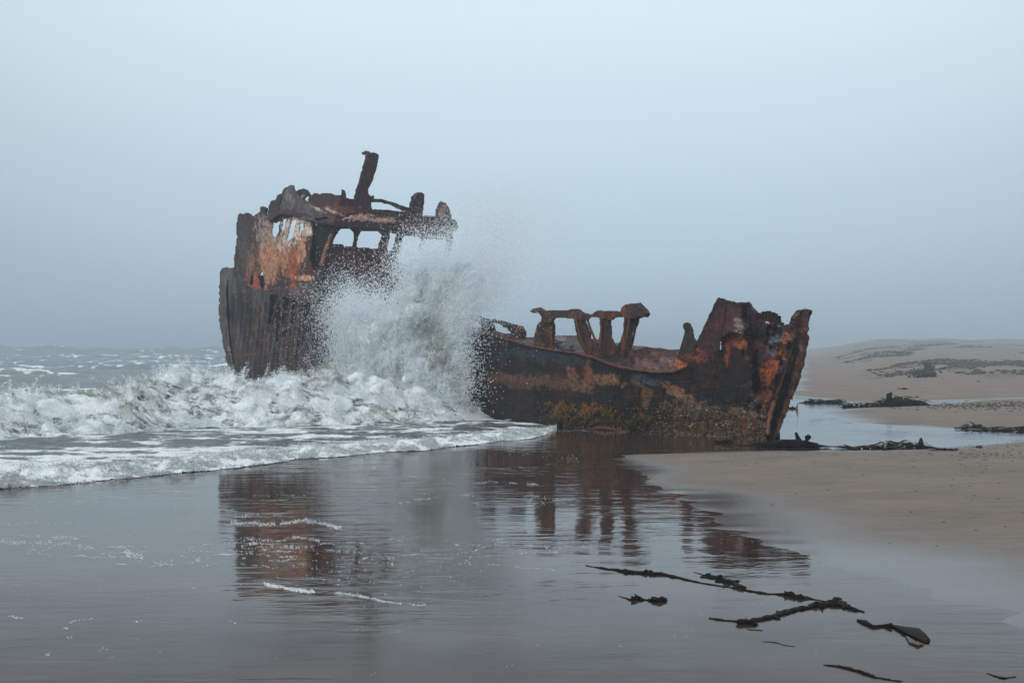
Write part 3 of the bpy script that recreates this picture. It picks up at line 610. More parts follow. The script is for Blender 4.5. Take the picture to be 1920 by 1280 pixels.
# ---- bow hull
bow_col = paint(IRON * .6, [(1000, 715, 110, 14, TAN * .75, .95, 4), (1090, 722, 30, 16, TAN, 1.05), (1140, 712, 36, 10, np.array([.22, .12, .07]), .95, 10), (1212, 745, 10, 26, TAN, .9), (1270, 735, 46, 9, np.array([.24, .13, .075]), 1.0, 24), (1200, 722, 26, 5, TAN * .9, .9, 30),
    (960, 660, 60, 14, BLUE * .7, .8), (1040, 670, 60, 14, BLUE * .8, .85, 6), (1210, 712, 28, 8, BLUE * 1.3, 1.0, 20), (1100, 695, 10, 26, np.array([.16, .07, .04]), .8), (1072, 700, 10, 14, np.array([.17, .08, .05]), .85),
    (1310, 770, 70, 22, BARN * .8, 1.05, 6), (1400, 775, 40, 14, np.array([.20, .145, .11]), 1.0, 6), (1370, 800, 70, 20, np.array([.14, .085, .03]), 1.0), (1290, 797, 60, 16, OLIVE, .95),
    (1110, 790, 110, 18, OLIVE * .6, .85), (1050, 765, 22, 18, np.array([.22, .11, .02]), .8), (1100, 765, 16, 16, np.array([.20, .10, .03]), .8),
    (1352, 745, 30, 24, IRON * .5, .8), (1340, 620, 20, 60, np.array([.052, .022, .024]), 1.1, 25), (1385, 600, 36, 28, np.array([.075, .033, .038]), 1.1), (1390, 605, 16, 14, GREY * 2.4, .72), (1390, 645, 16, 8, ORANGE * .9, .95),
    (1440, 665, 22, 36, np.array([.10, .045, .045]), 1.0, 10), (1467, 650, 14, 30, np.array([.24, .10, .05]), .95, 15), (1447, 690, 13, 26, ORANGE * 1.15, 1.1, 12), (1452, 640, 8, 28, BLUE * 1.7, .95, 15), (1412, 655, 16, 26, np.array([.14, .06, .055]), .9),
    (1438, 740, 10, 30, np.array([.20, .06, .03]), .95, 15), (1424, 745, 14, 14, TAN * .8, .7), (1310, 670, 14, 14, ORANGE * .6, .8), (1120, 640, 300, 4, BROWN, .5, 8)],
    .05, .05, alt=BROWN * .60, altn=.53, seed=60)
def crumple(px, py):
    s = ss(1380, 1440, px); r = np.abs(n3(px, py, 0, .045, .018, 1, 4, 66) - .5) * 2
    fold = .55 * np.exp(-((px - 1402 - (py - 600) * .22) / 9) ** 2) * ss(560, 600, py) * (1 - ss(720, 800, py))
    sheer = np.interp(px, [850, 960, 1080, 1180, 1290, 1440], [612, 639, 662, 693, 690, 640]); bot = np.interp(px, [850, 1440], [800, 826])
    v = np.clip((py - sheer) / (bot - sheer), 0, 1) * 5; strake = .07 * (v % 1) * (1 - s) + .030 * (np.abs(((px + py * .15) / 46) % 1 - .5) < .03) * (1 - s)
    return strake + s * (r - .3) * .9 + fold - .35 * np.exp(-((px - 1465) / 14) ** 2 - ((py - 680) / 70) ** 2) + .10 * np.exp(-((px - 1375) / 26) ** 2 - ((py - 668) / 40) ** 2)
bow = plate('bow_hull', [(848, 612), (880, 619), (920, 628), (960, 639), (1000, 650), (1040, 657), (1080, 662), (1115, 671), (1150, 686), (1180, 693), (1220, 697), (1260, 697), (1287, 690), (1296, 664), (1320, 612), (1345, 557), (1360, 562), (1380, 567), (1398, 570), (1402, 566), (1410, 577), (1421, 590), (1427, 600), (1440, 610), (1452, 606), (1466, 616), (1478, 622), (1480, 612), (1490, 616),
    (1489, 640), (1480, 662), (1472, 690), (1462, 712), (1452, 740), (1443, 765), (1440, 790), (1438, 830), (1380, 828), (1300, 822), (1150, 816), (1000, 812), (848, 800)],
    D_bow, bow_col, holes=[[(1360, 627), (1374, 622), (1390, 624), (1398, 632), (1386, 634), (1376, 640), (1369, 655), (1366, 676), (1364, 692), (1356, 684), (1350, 668), (1349, 650), (1352, 636)], [(1405, 690), (1412, 684), (1418, 696), (1410, 706)], [(1416, 715), (1424, 706), (1428, 722), (1420, 732)], [(1389, 655), (1394, 650), (1396, 664), (1391, 668)]],
    thick=.06, res=2.0, disp=.06, jag=1.3, corr=crumple, label='dark encrusted port side of the bow with tan rust bands')
plate('bow_panel', [(1352, 628), (1376, 620), (1400, 630), (1408, 660), (1405, 700), (1390, 712), (1365, 700), (1350, 668)], lambda x, y: D_bow(x, y) + .35 - .0 * x, paint(ORANGE * .8, [(1376, 640, 12, 10, GREY * .6, .7)], .07, .07, alt=DK * 2, altn=.6, seed=61), parent=bow, thick=.05, disp=.07)
# rail lip along the sheer
m = MB(); lip = [(852, 612), (880, 619), (920, 628), (960, 639), (1000, 650), (1040, 657), (1080, 662), (1115, 671), (1150, 686), (1185, 693), (1225, 698), (1262, 697), (1286, 690)]
lp = np.array(lip, float); t_ = np.linspace(852, 1286, 70); ly = np.interp(t_, lp[:, 0], lp[:, 1])
m.tube([P(a, b - .5, D_bow(a, b) - .05) + np.array([0, 0, rng.uniform(-.012, .012)]) for a, b in zip(t_, ly)], .055, 6, .3, .6); m.build('sheer_rail', m_rust('rail_rust', base=(.105, .046, .034)), bow)
# stem bar and starboard bow plate
stem = plate('stem_plate', [(1484, 640), (1482, 622), (1488, 606), (1494, 594), (1502, 584), (1513, 577), (1518, 583), (1516, 606), (1519, 618), (1514, 624), (1517, 634), (1513, 662), (1505, 690), (1499, 716), (1486, 745), (1474, 778), (1462, 806), (1449, 830), (1433, 830), (1436, 800), (1443, 765), (1455, 735), (1472, 690)],
    lambda x, y: 29.75 + (x - 1475) * .006, paint(DK * 1.0, [(1500, 605, 12, 18, np.array([.085, .035, .035]), .9), (1493, 690, 12, 40, np.array([.15, .06, .035]), .85, 18), (1470, 780, 10, 40, np.array([.16, .08, .03]), .95, 20), (1500, 650, 4, 16, TAN * 1.1, .8, 10), (1482, 700, 6, 60, IRON * .4, 1.0, 18), (1497, 620, 16, 5, np.array([.16, .09, .05]), 1)], .07, .04, alt=BROWN, seed=62), parent=bow,
    thick=.12, res=1.8, disp=.09, jag=3.0, dfreq=3, corr=lambda x, y: .35 * np.exp(-((x - 1484 + (y - 660) * .28) / 8) ** 2), label='torn stem plate standing at the very front of the bow')
m = MB(); e_ = np.array([(1487, 618), (1481, 655), (1470, 692), (1456, 735), (1444, 775), (1438, 815)], float)
tt = np.linspace(0, 5, 26); ex, ey = np.interp(tt, range(6), e_[:, 0]), np.interp(tt, range(6), e_[:, 1])
m.tube([P(a, b, 29.0) for a, b in zip(ex, ey)], .05, 6, .45); m.build('plate_edge', m_rust('edge_rust', base=(.17, .085, .055)), bow)
far_frag = plate('torn_plate', [(1418, 612), (1424, 598), (1430, 586), (1438, 582), (1450, 586), (1458, 592), (1463, 606), (1464, 622), (1440, 628)], lambda x, y: 31.2 + 0 * x, paint(IRON * 1.4, [(1441, 598, 4, 12, TAN * .6, .9)], .15, .03, alt=DK * 1.4, seed=63), parent=bow, thick=.12, res=1.5, disp=.04, corr=vcorr(.12, 6), label='dark ribbed fragment behind the bow')
plate('torn_plate', [(1468, 622), (1470, 611), (1479, 606), (1482, 622), (1480, 634), (1466, 630)], lambda x, y: 29.5 + 0 * x, paint(DK * 1.5, [], seed=64), parent=bow, thick=.1, res=1.5, disp=.04)
plate('bow_deck', [(1424, 606), (1436, 604), (1452, 607), (1468, 612), (1458, 622), (1444, 616)], lambda x, y: 30.2 + 0 * x, paint(PALE * 1.1, [], .1, .1, seed=65), parent=bow, thick=.25, res=1.5, disp=.04, label='pale edge of the bow deck')  # near-white strip along the deck edge
# starboard side and decks
quadgrid('starboard_bow', lambda u, v: (lambda q, z: np.stack([q[..., 0], q[..., 1], z], -1))(np.stack([np.interp(u, np.linspace(0, 1, 6), [-.6, 2.3, 4.8, 6.2, 6.9, 6.5]), np.interp(u, np.linspace(0, 1, 6), [46.8, 42.8, 37.9, 34.8, 32.3, 29.9])], -1),
    v * np.interp(u, [0, .2, .4, .6, .75, .8, 1], [2.45, 2.45, 2.15, 2.08, 2.12, 2.6, 2.75])), 70, 22, RUST, paint(DK * 1.6, [], .06, .06, alt=np.array([.085, .036, .036]), seed=67), bow, disp=.05)
def bdeck(u, v):
    n_ = np.stack([np.interp(u, np.linspace(0, 1, 5), [-1.9, .6, 2.68, 4.6, 6.0]), np.interp(u, np.linspace(0, 1, 5), [39.9, 35.2, 32.7, 31.3, 30.2])], -1)
    f_ = np.stack([np.interp(u, np.linspace(0, 1, 5), [2.3, 4.7, 6.1, 6.8, 6.4]), np.interp(u, np.linspace(0, 1, 5), [42.7, 37.8, 34.7, 32.2, 30.5])], -1)
    q = n_ * (1 - v[..., None]) + f_ * v[..., None]; z = np.interp(u, [0, .4, .65, 1], [2.35, 1.70, 1.42, 1.7]) + .22 * v; return np.concatenate([q, z[..., None]], -1)
quadgrid('bow_deck', bdeck, 60, 24, RUST, paint(BROWN, [], .05, .05, alt=GREY * .8, seed=68), bow, disp=.12)
plate('sunken_deck', [(1095, 662), (1118, 664), (1140, 652), (1165, 650), (1190, 655), (1212, 651), (1240, 653), (1268, 658), (1282, 668), (1296, 655), (1306, 662), (1296, 684), (1288, 692), (1260, 698), (1220, 698), (1180, 694), (1150, 686), (1120, 676)],
    lambda x, y: D_bow(x, y) + .12 + np.clip(697 - y, 0, 60) * .022, paint(np.array([.060, .030, .029]), [(1283, 682, 20, 14, ORANGE * 1.2, 1.15), (1250, 675, 14, 8, np.array([.12, .08, .085]), 1.0), (1200, 680, 40, 8, np.array([.13, .085, .078]), .9, 12), (1135, 662, 20, 8, IRON * 1.5, .9), (1140, 682, 20, 3, np.array([.20, .07, .04]), .9, 20), (1230, 657, 50, 4, DK, .9)], .07, .08, alt=np.array([.085, .036, .03]), seed=69), parent=bow, thick=.08, res=1.9, disp=.17, dfreq=2.6, label='buckled deck edge between the frames and the tall bow plate')
# frames standing on the sheer
FR = lambda o_: (lambda x, y: D_bow(x, 650 + 0 * y) + o_)
fcol = lambda s: paint(np.array([.040, .024, .024]), [], .16, .04, alt=np.array([.12, .05, .03]), altn=.55, seed=s)
frames = [([(1000, 650), (1002, 626), (1007, 610), (1014, 602), (1018, 590), (1032, 588), (1034, 600), (1037, 610), (1036, 655), (1018, 652)], 'orange brown frame post at the aft end of the row'),
          ([(1074, 588), (1092, 584), (1099, 590), (1096, 602), (1101, 618), (1108, 634), (1118, 644), (1128, 652), (1122, 666), (1104, 666), (1092, 654), (1083, 636), (1078, 612)], None),
          ([(1124, 590), (1143, 590), (1142, 608), (1145, 625), (1151, 645), (1158, 662), (1136, 668), (1119, 660), (1122, 640), (1125, 618)], None),
          ([(1174, 586), (1198, 588), (1192, 610), (1184, 634), (1178, 660), (1182, 674), (1162, 670), (1157, 658), (1164, 636), (1171, 612)], None)]
for i, (o_, lb) in enumerate(frames):
    plate('hull_frame', o_, FR(.18), fcol(70 + i), thick=.07, res=1.2, disp=.015, jag=.5, parent=bow, label=lb, corr=(lambda x, y: vcorr(.08, 13)(x, y)))
for (a, b, w, c) in [((1033, 596), (1036, 656), .07, .42), ((1079, 590), (1098, 660), .055, .02), ((1100, 592), (1126, 655), .06, .40), ((1127, 596), (1122, 660), .05, .02), ((1136, 598), (1152, 660), .06, .35), ((1180, 596), (1164, 664), .055, .0), ((1193, 598), (1177, 668), .06, .38), ((1012, 604), (1003, 650), .05, .3)]:
    m = MB(); m.tube([P(a[0] + (b[0]-a[0])*t + 3*math.sin(t*3.1)*(1 if b[0] > a[0] else -1)*(-1), a[1] + (b[1]-a[1])*t, D_bow(a[0]+(b[0]-a[0])*t, 650.) + c) for t in np.linspace(0, 1, 9)], w * .55, 6, .12); m.build('frame_flange', RUSTBAR, bow)
plate('top_rail', [(1008, 584), (1030, 581), (1058, 582), (1074, 579), (1086, 580), (1090, 586), (1108, 590), (1116, 584), (1122, 582), (1160, 583), (1168, 586), (1168, 594), (1150, 596), (1146, 600), (1126, 596), (1106, 594), (1098, 600), (1076, 598), (1060, 596), (1040, 596), (1032, 604), (1020, 604), (1014, 592)], FR(.10), fcol(80), thick=.08, res=1.2, disp=.015, jag=.6, parent=bow, label='rail joining the heads of the frames')
plate('frame_head', [(1162, 586), (1166, 574), (1174, 570), (1190, 569), (1198, 575), (1206, 580), (1209, 588), (1205, 594), (1198, 592), (1192, 596), (1170, 596)], FR(-.02), fcol(81), thick=.3, res=1.3, disp=.06, jag=1.2, parent=bow, label='swollen knob on the foremost frame')
plate('rail_scrap', [(992, 584), (1000, 578), (1010, 576), (1016, 580), (1024, 588), (1014, 586), (1008, 584), (1000, 586)], FR(.2), fcol(82), thick=.12, res=1.2, disp=.03, jag=1.2, parent=bow)
plate('hull_frame', [(1270, 672), (1275, 652), (1281, 634), (1284, 620), (1280, 613), (1281, 607), (1287, 604), (1293, 607), (1297, 618), (1299, 632), (1305, 646), (1314, 656), (1300, 676), (1284, 680)], FR(.3), paint(IRON * 1.3, [(1290, 668, 14, 8, ORANGE * .6, .8)], .1, .1, alt=DK, seed=84), thick=.08, res=1.2, disp=.02, jag=.6, parent=bow, label='lone curved frame horn beside the tall bow plate')
plate('rail_arch', [(870, 588), (886, 592), (900, 596), (930, 601), (948, 606), (968, 611), (974, 622), (974, 634), (964, 632), (958, 624), (950, 616), (936, 607), (916, 603), (916, 612), (920, 626), (908, 624), (904, 612), (896, 604), (882, 600), (868, 600)], lambda x, y: D_bow(x, 640 + 0 * y) + .35, fcol(83), thick=.22, res=1.4, disp=.03, jag=1.8, parent=bow, label='bent remains of a rail half hidden by spray')
plate('far_bulwark', [(862, 613), (900, 617), (960, 628), (1000, 634), (1040, 630), (1078, 629), (1120, 640), (1124, 668), (1060, 668), (1000, 656), (930, 642), (862, 626)], lambda x, y: D_far(x, y) - .3, paint(np.array([.08, .040, .036]), [], .06, .12, alt=np.array([.14, .08, .065]), altn=.6, seed=85), parent=bow, thick=.1, res=2, disp=.05, label='red-brown bulwark on the far side of the bow')
m = MB(); m.lump(P(1048, 642, 36.3), (.26, .3, .15), 14, 9, .55, seed=1); m.build('deck_boulder', m_simple('pale_lump', (.16, .15, .165), .8, .5, 9), bow)
m = MB(); m.lump(P(1064, 650, 35.6), (.24, .3, .17), 14, 9, .55, seed=2); m.build('deck_boulder', bpy.data.materials['pale_lump'], bow)

# crusts on the hull: barnacles and weed
n_b = 9000
bx = np.concatenate([rng.uniform(1225, 1436, 6500), rng.uniform(1010, 1240, 2500)]); by = 828 - rng.exponential(16, n_b)
kp = (by > 745) & (n3(bx, by, 0, .05, .05, 1, 3, 90) > .36) & (by < 826)
bx, by = bx[kp], by[kp]; bz = P(bx, by, D_bow(bx, by) + crumple(bx, by) - .02)
bcol = np.where((rng.random(len(bx)) < .68)[:, None], np.array([[.055, .044, .022]]), np.array([[.19, .135, .08]])) * rng.uniform(.3, 1.5, (len(bx), 1))
pk = rng.random(len(bx)) < .03; bcol[pk] = [.55, .5, .42]
tag(bits('barnacles', bz, rng.uniform(.010, .032, len(bx)), CRUST, 'oct', bcol, parent=bow), kind='stuff')
wx = np.concatenate([rng.normal(c, s, n) for c, s, n in ((1045, 14, 420), (1100, 14, 380), (1130, 12, 240), (1182, 10, 220), (1208, 12, 240), (1120, 60, 360))])
wy = np.concatenate([rng.uniform(a, b, n) for a, b, n in ((752, 795, 420), (755, 795, 380), (764, 800, 240), (764, 800, 220), (776, 805, 240), (778, 812, 360))])
wk = n3(wx, wy, 0, .09, .07, 1, 4, 95) > .46; wx, wy = wx[wk], wy[wk]
wp = P(wx, wy, D_bow(wx, wy) - .05 - rng.uniform(0, .08, len(wx)))
up = ss(800, 755, wy)[:, None]; wcol = (OLIVE[None] * .55 * (1 - up) + np.array([[.18, .10, .028]]) * up) * rng.uniform(.35, 1.4, (len(wx), 1))
tag(bits('hanging_weed', wp, rng.uniform(.014, .034, len(wx)), CRUST, 'oct', wcol, stretch=np.array([.9, .9, 1.5]), parent=bow), kind='stuff')
m = MB(); m.tube([P(a, b, D_bow(a, b) - .1) for a, b in [(1105, 806), (1120, 802), (1140, 803), (1160, 807), (1180, 811)]], [.03, .07, .07, .05, .02], 7, .3); m.build('rusty_strip', m_rust('strip_rust', base=(.10, .034, .014)), bow)

# ------------------------------------------------------------------ spray and foam
def hullY(px): return np.where(px < 860, plan_depth(px, (-1.7, 39.5), AX), np.interp(px, HULLPX, HULLY))
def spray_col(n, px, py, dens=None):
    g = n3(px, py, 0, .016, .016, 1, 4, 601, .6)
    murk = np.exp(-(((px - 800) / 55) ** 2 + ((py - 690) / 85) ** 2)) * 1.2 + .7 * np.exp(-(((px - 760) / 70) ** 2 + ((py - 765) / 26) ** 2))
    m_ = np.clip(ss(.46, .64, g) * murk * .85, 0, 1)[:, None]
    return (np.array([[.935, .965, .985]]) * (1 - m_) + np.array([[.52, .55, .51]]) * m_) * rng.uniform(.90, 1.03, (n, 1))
body = [(655, 800), (640, 750), (646, 700), (652, 650), (640, 600), (640, 578), (662, 566), (690, 572), (716, 582), (738, 574), (752, 545), (758, 522), (776, 502), (800, 490), (826, 482), (845, 468), (868, 474), (892, 500), (912, 535), (908, 566), (886, 588), (862, 602), (846, 630), (842, 680), (846, 730), (856, 775), (850, 800)]
parts_p = []; parts_r = []; parts_c = []
def emit(px, py, dY, r):
    Y = hullY(px) - 1.3 + dY; p = P(px, py, Y); k_ = p[:, 2] > .05
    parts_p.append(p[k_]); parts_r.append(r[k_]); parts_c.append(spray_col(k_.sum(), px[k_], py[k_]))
N0 = 300000
ux, uy = rng.uniform(630, 925, N0), rng.uniform(465, 800, N0)
jx, jy = (n3(ux, uy, 0, .035, .035, 1, 4, 611) - .5) * 60, (n3(ux, uy, 4, .035, .035, 1, 4, 612) - .5) * 60
ins = inside(ux + jx, uy + jy, body); ux, uy = ux[ins], uy[ins]
keep = rng.random(len(ux)) < np.clip(.30 + 1.3 * (n3(ux, uy, 0, .05, .03, 1, 4, 613) - .35), .15, 1)
ux, uy = ux[keep][:75000], uy[keep][:75000]
bill = (np.abs(n3(ux, uy, 0, .022, .022, 1, 4, 614) - .5) * 2)
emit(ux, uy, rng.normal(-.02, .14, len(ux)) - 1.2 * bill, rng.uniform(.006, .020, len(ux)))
# water torn into strings: trains of drops along thrown paths
ns, per = 2300, 29
sx0, sy0 = rng.uniform(635, 910, ns), rng.uniform(480, 795, ns)
o_ = inside(sx0, sy0, body); sx0, sy0 = sx0[o_], sy0[o_]; ns = len(sx0)
ang = np.arctan2(-(sy0 - 830), sx0 - 735) + rng.normal(0, .28, ns); ln = rng.gamma(2.2, 17, ns)
t = rng.random((ns, per)); curl = rng.normal(0, .25, ns)
aa = ang[:, None] + curl[:, None] * t
px = sx0[:, None] + np.cos(aa) * ln[:, None] * t + rng.normal(0, .8, (ns, per)) * (1 + 3 * t); py = sy0[:, None] - np.sin(aa) * ln[:, None] * t + rng.normal(0, .8, (ns, per)) * (1 + 3 * t) + (ln[:, None] * t) ** 2 * .003
dY_ = (-1.2 * (np.abs(n3(sx0, sy0, 0, .022, .022, 1, 4, 614) - .5) * 2) - rng.uniform(0, .35, ns))[:, None] + 0 * t
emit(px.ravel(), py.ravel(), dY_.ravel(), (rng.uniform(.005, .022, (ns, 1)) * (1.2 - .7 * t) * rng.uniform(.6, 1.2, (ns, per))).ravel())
# flung drops: start in the body, thrown outward from the foot of the splash
def fling(n, cx0, cy0, sx0, sy0, ang, spread, dist, r0, r1, dy=.6):
    sx_ = rng.normal(cx0, sx0, n); sy_ = rng.normal(cy0, sy0, n); a = np.radians(ang + rng.normal(0, spread, n))
    # bunch directions into streaks
    st = np.round(a * 26) / 26; mixf = rng.random(n) < .45; a = np.where(mixf, st + rng.normal(0, .008, n), a)
    dd = rng.exponential(dist, n); px = sx_ + np.cos(a) * dd; py = sy_ - np.sin(a) * dd + dd * dd * .0006
    emit(px, py, rng.normal(0, dy, n), rng.uniform(r0, r1, n) * np.exp(-dd / 400))
fling(40000, 890, 460, 40, 44, 40, 30, 55, .003, .008, 1.0)
fling(16000, 700, 600, 45, 22, 115, 30, 26, .010, .026)
fling(15000, 660, 650, 14, 55, 175, 26, 17, .010, .024)
fling(4500, 655, 650, 14, 45, 170, 30, 36, .008, .018)
fling(17000, 800, 512, 32, 24, 95, 34, 17, .009, .024)
fling(28000, 868, 515, 26, 32, 50, 24, 46, .005, .017)
fling(28000, 876, 548, 26, 26, 34, 22, 42, .005, .016)
fling(16000, 840, 600, 14, 20, 30, 24, 26, .008, .020)
fling(24000, 846, 690, 9, 60, 5, 22, 12, .009, .022, .35)
fling(3500, 815, 470, 50, 20, 80, 30, 28, .006, .015)
pp = np.concatenate(parts_p); rr_ = np.concatenate(parts_r); cc_ = np.concatenate(parts_c)
splash = bits('wave_splash', pp, rr_, DROPS, 'tet', cc_)
core = MB(); cb = np.array(body, float)
for _ in range(2600):
    a, b = rng.uniform(650, 905), rng.uniform(500, 800)
    sd_ = float(sdist(np.array([a]), np.array([b]), cb)[0])
    if sd_ < 9 or rng.random() > .62: continue
    r_ = min(.15, (sd_ - 3) / F * 40) * rng.uniform(.45, 1); bi = float(np.abs(n3(np.array([a]), np.array([b]), 0, .022, .022, 1, 4, 614) - .5)[0] * 2)
    core.lump(P(a, b, float(hullY(np.array([a]))[0]) - 1.15 + .12 - 1.2 * bi), (r_, r_ * .7, r_ * 1.3), 8, 6, .5, seed=int(rng.integers(1000)))
core.build('water_core', m_foam('white_water', col=(.94, .968, .985), trans=.3), splash)['kind'] = 'stuff'
tag(splash, 'tall white burst of spray thrown up against the hull of the wreck', 'splash', kind='stuff')

# froth and jets on the breaking wave
wp_, wr_, wc_ = [], [], []
n = 260000
px = rng.uniform(-260, 900, n); dd = rng.uniform(-2.9, .9, n)
Y = base_Y(px) + 2.3 + dd; X = (px - CX) / F * Y
z, fo, ff_, d_, s_, A_ = sea_surf(X, Y)
cl = n3(X, Y, z * 2, 2.2, 2.2, 1, 4, 701, .6)
keep = (rng.random(n) < ff_ * ss(.36, .62, cl) * 1.05) & (fo > .45)
X, Y, z, cl, A_ = X[keep][:62000], Y[keep][:62000], z[keep][:62000], cl[keep][:62000], A_[keep][:62000]
tm = (n3(X, Y, z, 2.0, 2.0, 2.0, 4, 81) - .5); offn = rng.exponential(.045, len(X)) + .32 * ss(.45, .75, cl) * rng.random(len(X))
wp_.append(np.stack([X + tm * .3, Y - np.abs(tm) * .9 - offn * .75, z + offn * .55], 1)); wr_.append(rng.uniform(.005, .014, len(X)))
mm = (n3(X, Y, z, .7, .7, .7, 3, 703) > .57)[:, None]
wc_.append(np.where(mm, np.array([[.60, .62, .57]]), np.array([[.86, .89, .91]])) * rng.uniform(.85, 1.05, (len(X), 1)))
nj = 700; jpx = np.concatenate([rng.uniform(-200, 660, 420), rng.uniform(200, 460, 280)]); per = 46
jY = base_Y(jpx) + 2.3 + rng.uniform(-.7, .35, nj); jX = (jpx - CX) / F * jY; jz, *_r = sea_surf(jX, jY); jA = _r[4]
dirn = np.stack([rng.normal(0, .5, nj), rng.normal(-.2, .3, nj), np.ones(nj)], 1); ln = rng.exponential(.11, nj) * np.clip(jA, .3, 2)
t = rng.random((nj, per)) ** .7
pj = np.stack([jX, jY, jz - .03], 1)[:, None] + dirn[:, None] * (ln[:, None] * t)[..., None] * 1.3 + rng.normal(0, .012, (nj, per, 3)) + rng.normal(0, .035, (nj, per, 3)) * t[..., None]
pj[..., 2] -= (t ** 2) * ln[:, None] * .3
wp_.append(pj.reshape(-1, 3)); wr_.append(rng.uniform(.004, .013, nj * per)); wc_.append(np.repeat([[.93, .95, .96]], nj * per, 0))
# froth along the swash lip
n = 150000; px = rng.uniform(-200, 1045, n); s0 = rng.gamma(2, .6, n); Y = y_front(px) + s0; X = (px - CX) / F * Y
z, fo, ff_, d_, s_, A_ = sea_surf(X, Y); cl = n3(X, Y, 1, 3.2, 3.2, 1, 4, 711, .6)
keep = (s_ > .03) & (s_ < 3.6) & (rng.random(n) < ss(.42, .62, cl) * .8)
X, Y, z, cl = X[keep][:50000], Y[keep][:50000], z[keep][:50000], cl[keep][:50000]
wp_.append(np.stack([X, Y, z + rng.exponential(.014, len(X)) + .05 * ss(.5, .8, cl)], 1)); wr_.append(rng.uniform(.004, .012, len(X))); wc_.append(np.array([[.80, .83, .84]]) * rng.uniform(.6, 1.05, (len(X), 1)))
wfoam = bits('wave_foam', np.concatenate(wp_), np.concatenate(wr_), DROPS, 'tet', np.concatenate(wc_))
tag(wfoam, 'white froth along the breaking wave and the edge of the swash', 'foam', kind='stuff')

# foam threads and flecks lying on the thin water
def discs(name, pts, rad, mat):
    n = len(pts); a = np.linspace(0, 2 * math.pi, 6, endpoint=False); rad = rad * .42; R = rng.uniform(.6, 1.3, (n, 6)) * rad[:, None]
    ringv = np.stack([pts[:, None, 0] + np.cos(a) * R * 1.5, pts[:, None, 1] + np.sin(a) * R, np.full((n, 6), .003) + 0 * R], -1)
    top = np.stack([pts[:, 0], pts[:, 1], .006 + rad * .35], -1)[:, None]; v = np.concatenate([ringv, top], 1).reshape(-1, 3)
    f = np.array([[j, (j + 1) % 6, 6] for j in range(6)]); f = (f[None] + (np.arange(n) * 7)[:, None, None]).reshape(-1, 3)
    return mesh_np(name, v, f, mat, 3, smooth=True)
fp, fr = [], []
def thread(pts, n, w, r=.016, gap=.35):
    pts = np.array(pts, float); t = rng.uniform(0, len(pts) - 1, n); px = np.interp(t, range(len(pts)), pts[:, 0]); py = np.interp(t, range(len(pts)), pts[:, 1])
    g = n3(px, 0 * px, 0, .05, 1, 1, 3, 801 + len(fp)) > gap; px, py = px[g], py[g] + rng.normal(0, w, g.sum()) + (n3(px[g], 0 * px[g], 3, .04, 1, 1, 3, 8) - .5) * 6
    fp.append(ground(px, py)); fr.append(rng.uniform(.3, 1, len(px)) * r)
thread([(495, 1094), (520, 1101), (560, 1107), (590, 1111)], 500, 1.6, .018, .1); thread([(612, 1110), (650, 1113), (690, 1122), (730, 1128), (800, 1136)], 420, 1.3, .012)
thread([(432, 979), (480, 982), (520, 984), (560, 976), (612, 983), (640, 989)], 700, 1.8, .016, .3); thread([(440, 968), (500, 964), (560, 972), (620, 980)], 300, 1.5, .012, .45)
thread([(430, 1012), (500, 1020), (560, 1026), (650, 1034), (740, 1046)], 360, 1.8, .012, .45); thread([(548, 1005), (600, 1015)], 90, 1.5, .014, .2)
thread([(295, 918), (345, 922), (430, 929), (560, 929), (700, 930)], 300, .8, .012, .45); thread([(800, 898), (860, 902), (960, 905), (1010, 908)], 260, .9, .014, .35); thread([(190, 928), (240, 936)], 80, .7, .01, .2)
thread([(0, 1015), (60, 1018), (130, 1020), (180, 1030), (240, 1037), (265, 1042)], 420, 2.2, .014, .45); thread([(235, 1040), (268, 1046)], 120, 2.5, .016, 0); thread([(290, 1055), (345, 1055)], 90, 3, .014, .3)
thread([(0, 983), (80, 981), (150, 982)], 90, 1, .012, .4); thread([(760, 836), (900, 842), (1060, 858), (1120, 868), (1200, 880)], 260, 5, .014, .5); thread([(640, 868), (760, 876), (900, 880)], 200, 6, .012, .55)
thread([(1040, 806), (1100, 808), (1200, 812), (1330, 818), (1430, 822)], 300, 1.2, .016, .35)
q = 240; qx, qy = rng.normal(690, 90, q), rng.normal(1058, 28, q); fp.append(ground(qx, qy)); fr.append(rng.uniform(.003, .016, q))
for _ in range(60):
    cx0, cy0 = rng.uniform(30, 1750), rng.uniform(960, 1270); fp.append(ground(cx0 + rng.normal(0, 5, 3), cy0 + rng.normal(0, 2, 3))); fr.append(rng.uniform(.002, .007, 3))
for (a, b) in [(125, 1178), (130, 1196), (192, 1218), (256, 1165), (62, 1030), (55, 1038), (90, 1226), (362, 1102)]:
    fp.append(ground(a + rng.normal(0, 3, 8), b + rng.normal(0, 1.2, 8))); fr.append(rng.uniform(.004, .011, 8))
qx, qy = rng.uniform(-20, 1050, 160000), rng.uniform(925, 1170, 160000); g_ = ground(qx, qy)
net = np.abs(n3(g_[:, 0], g_[:, 1], 0, 1.1, 1.5, 1, 4, 851, .55) - .5); pat = n3(g_[:, 0], g_[:, 1], 0, .22, .45, 1, 3, 852)
kn = (net < .008) & (pat > .56) & (rng.random(len(qx)) < .9); fp.append(g_[kn]); fr.append(rng.uniform(.004, .012, kn.sum()))
fp = np.concatenate(fp); fr = np.concatenate(fr)
tag(discs('foam_flecks', fp, fr, FLECK), 'thin white foam threads and flecks on the shallow water', 'foam', kind='stuff')

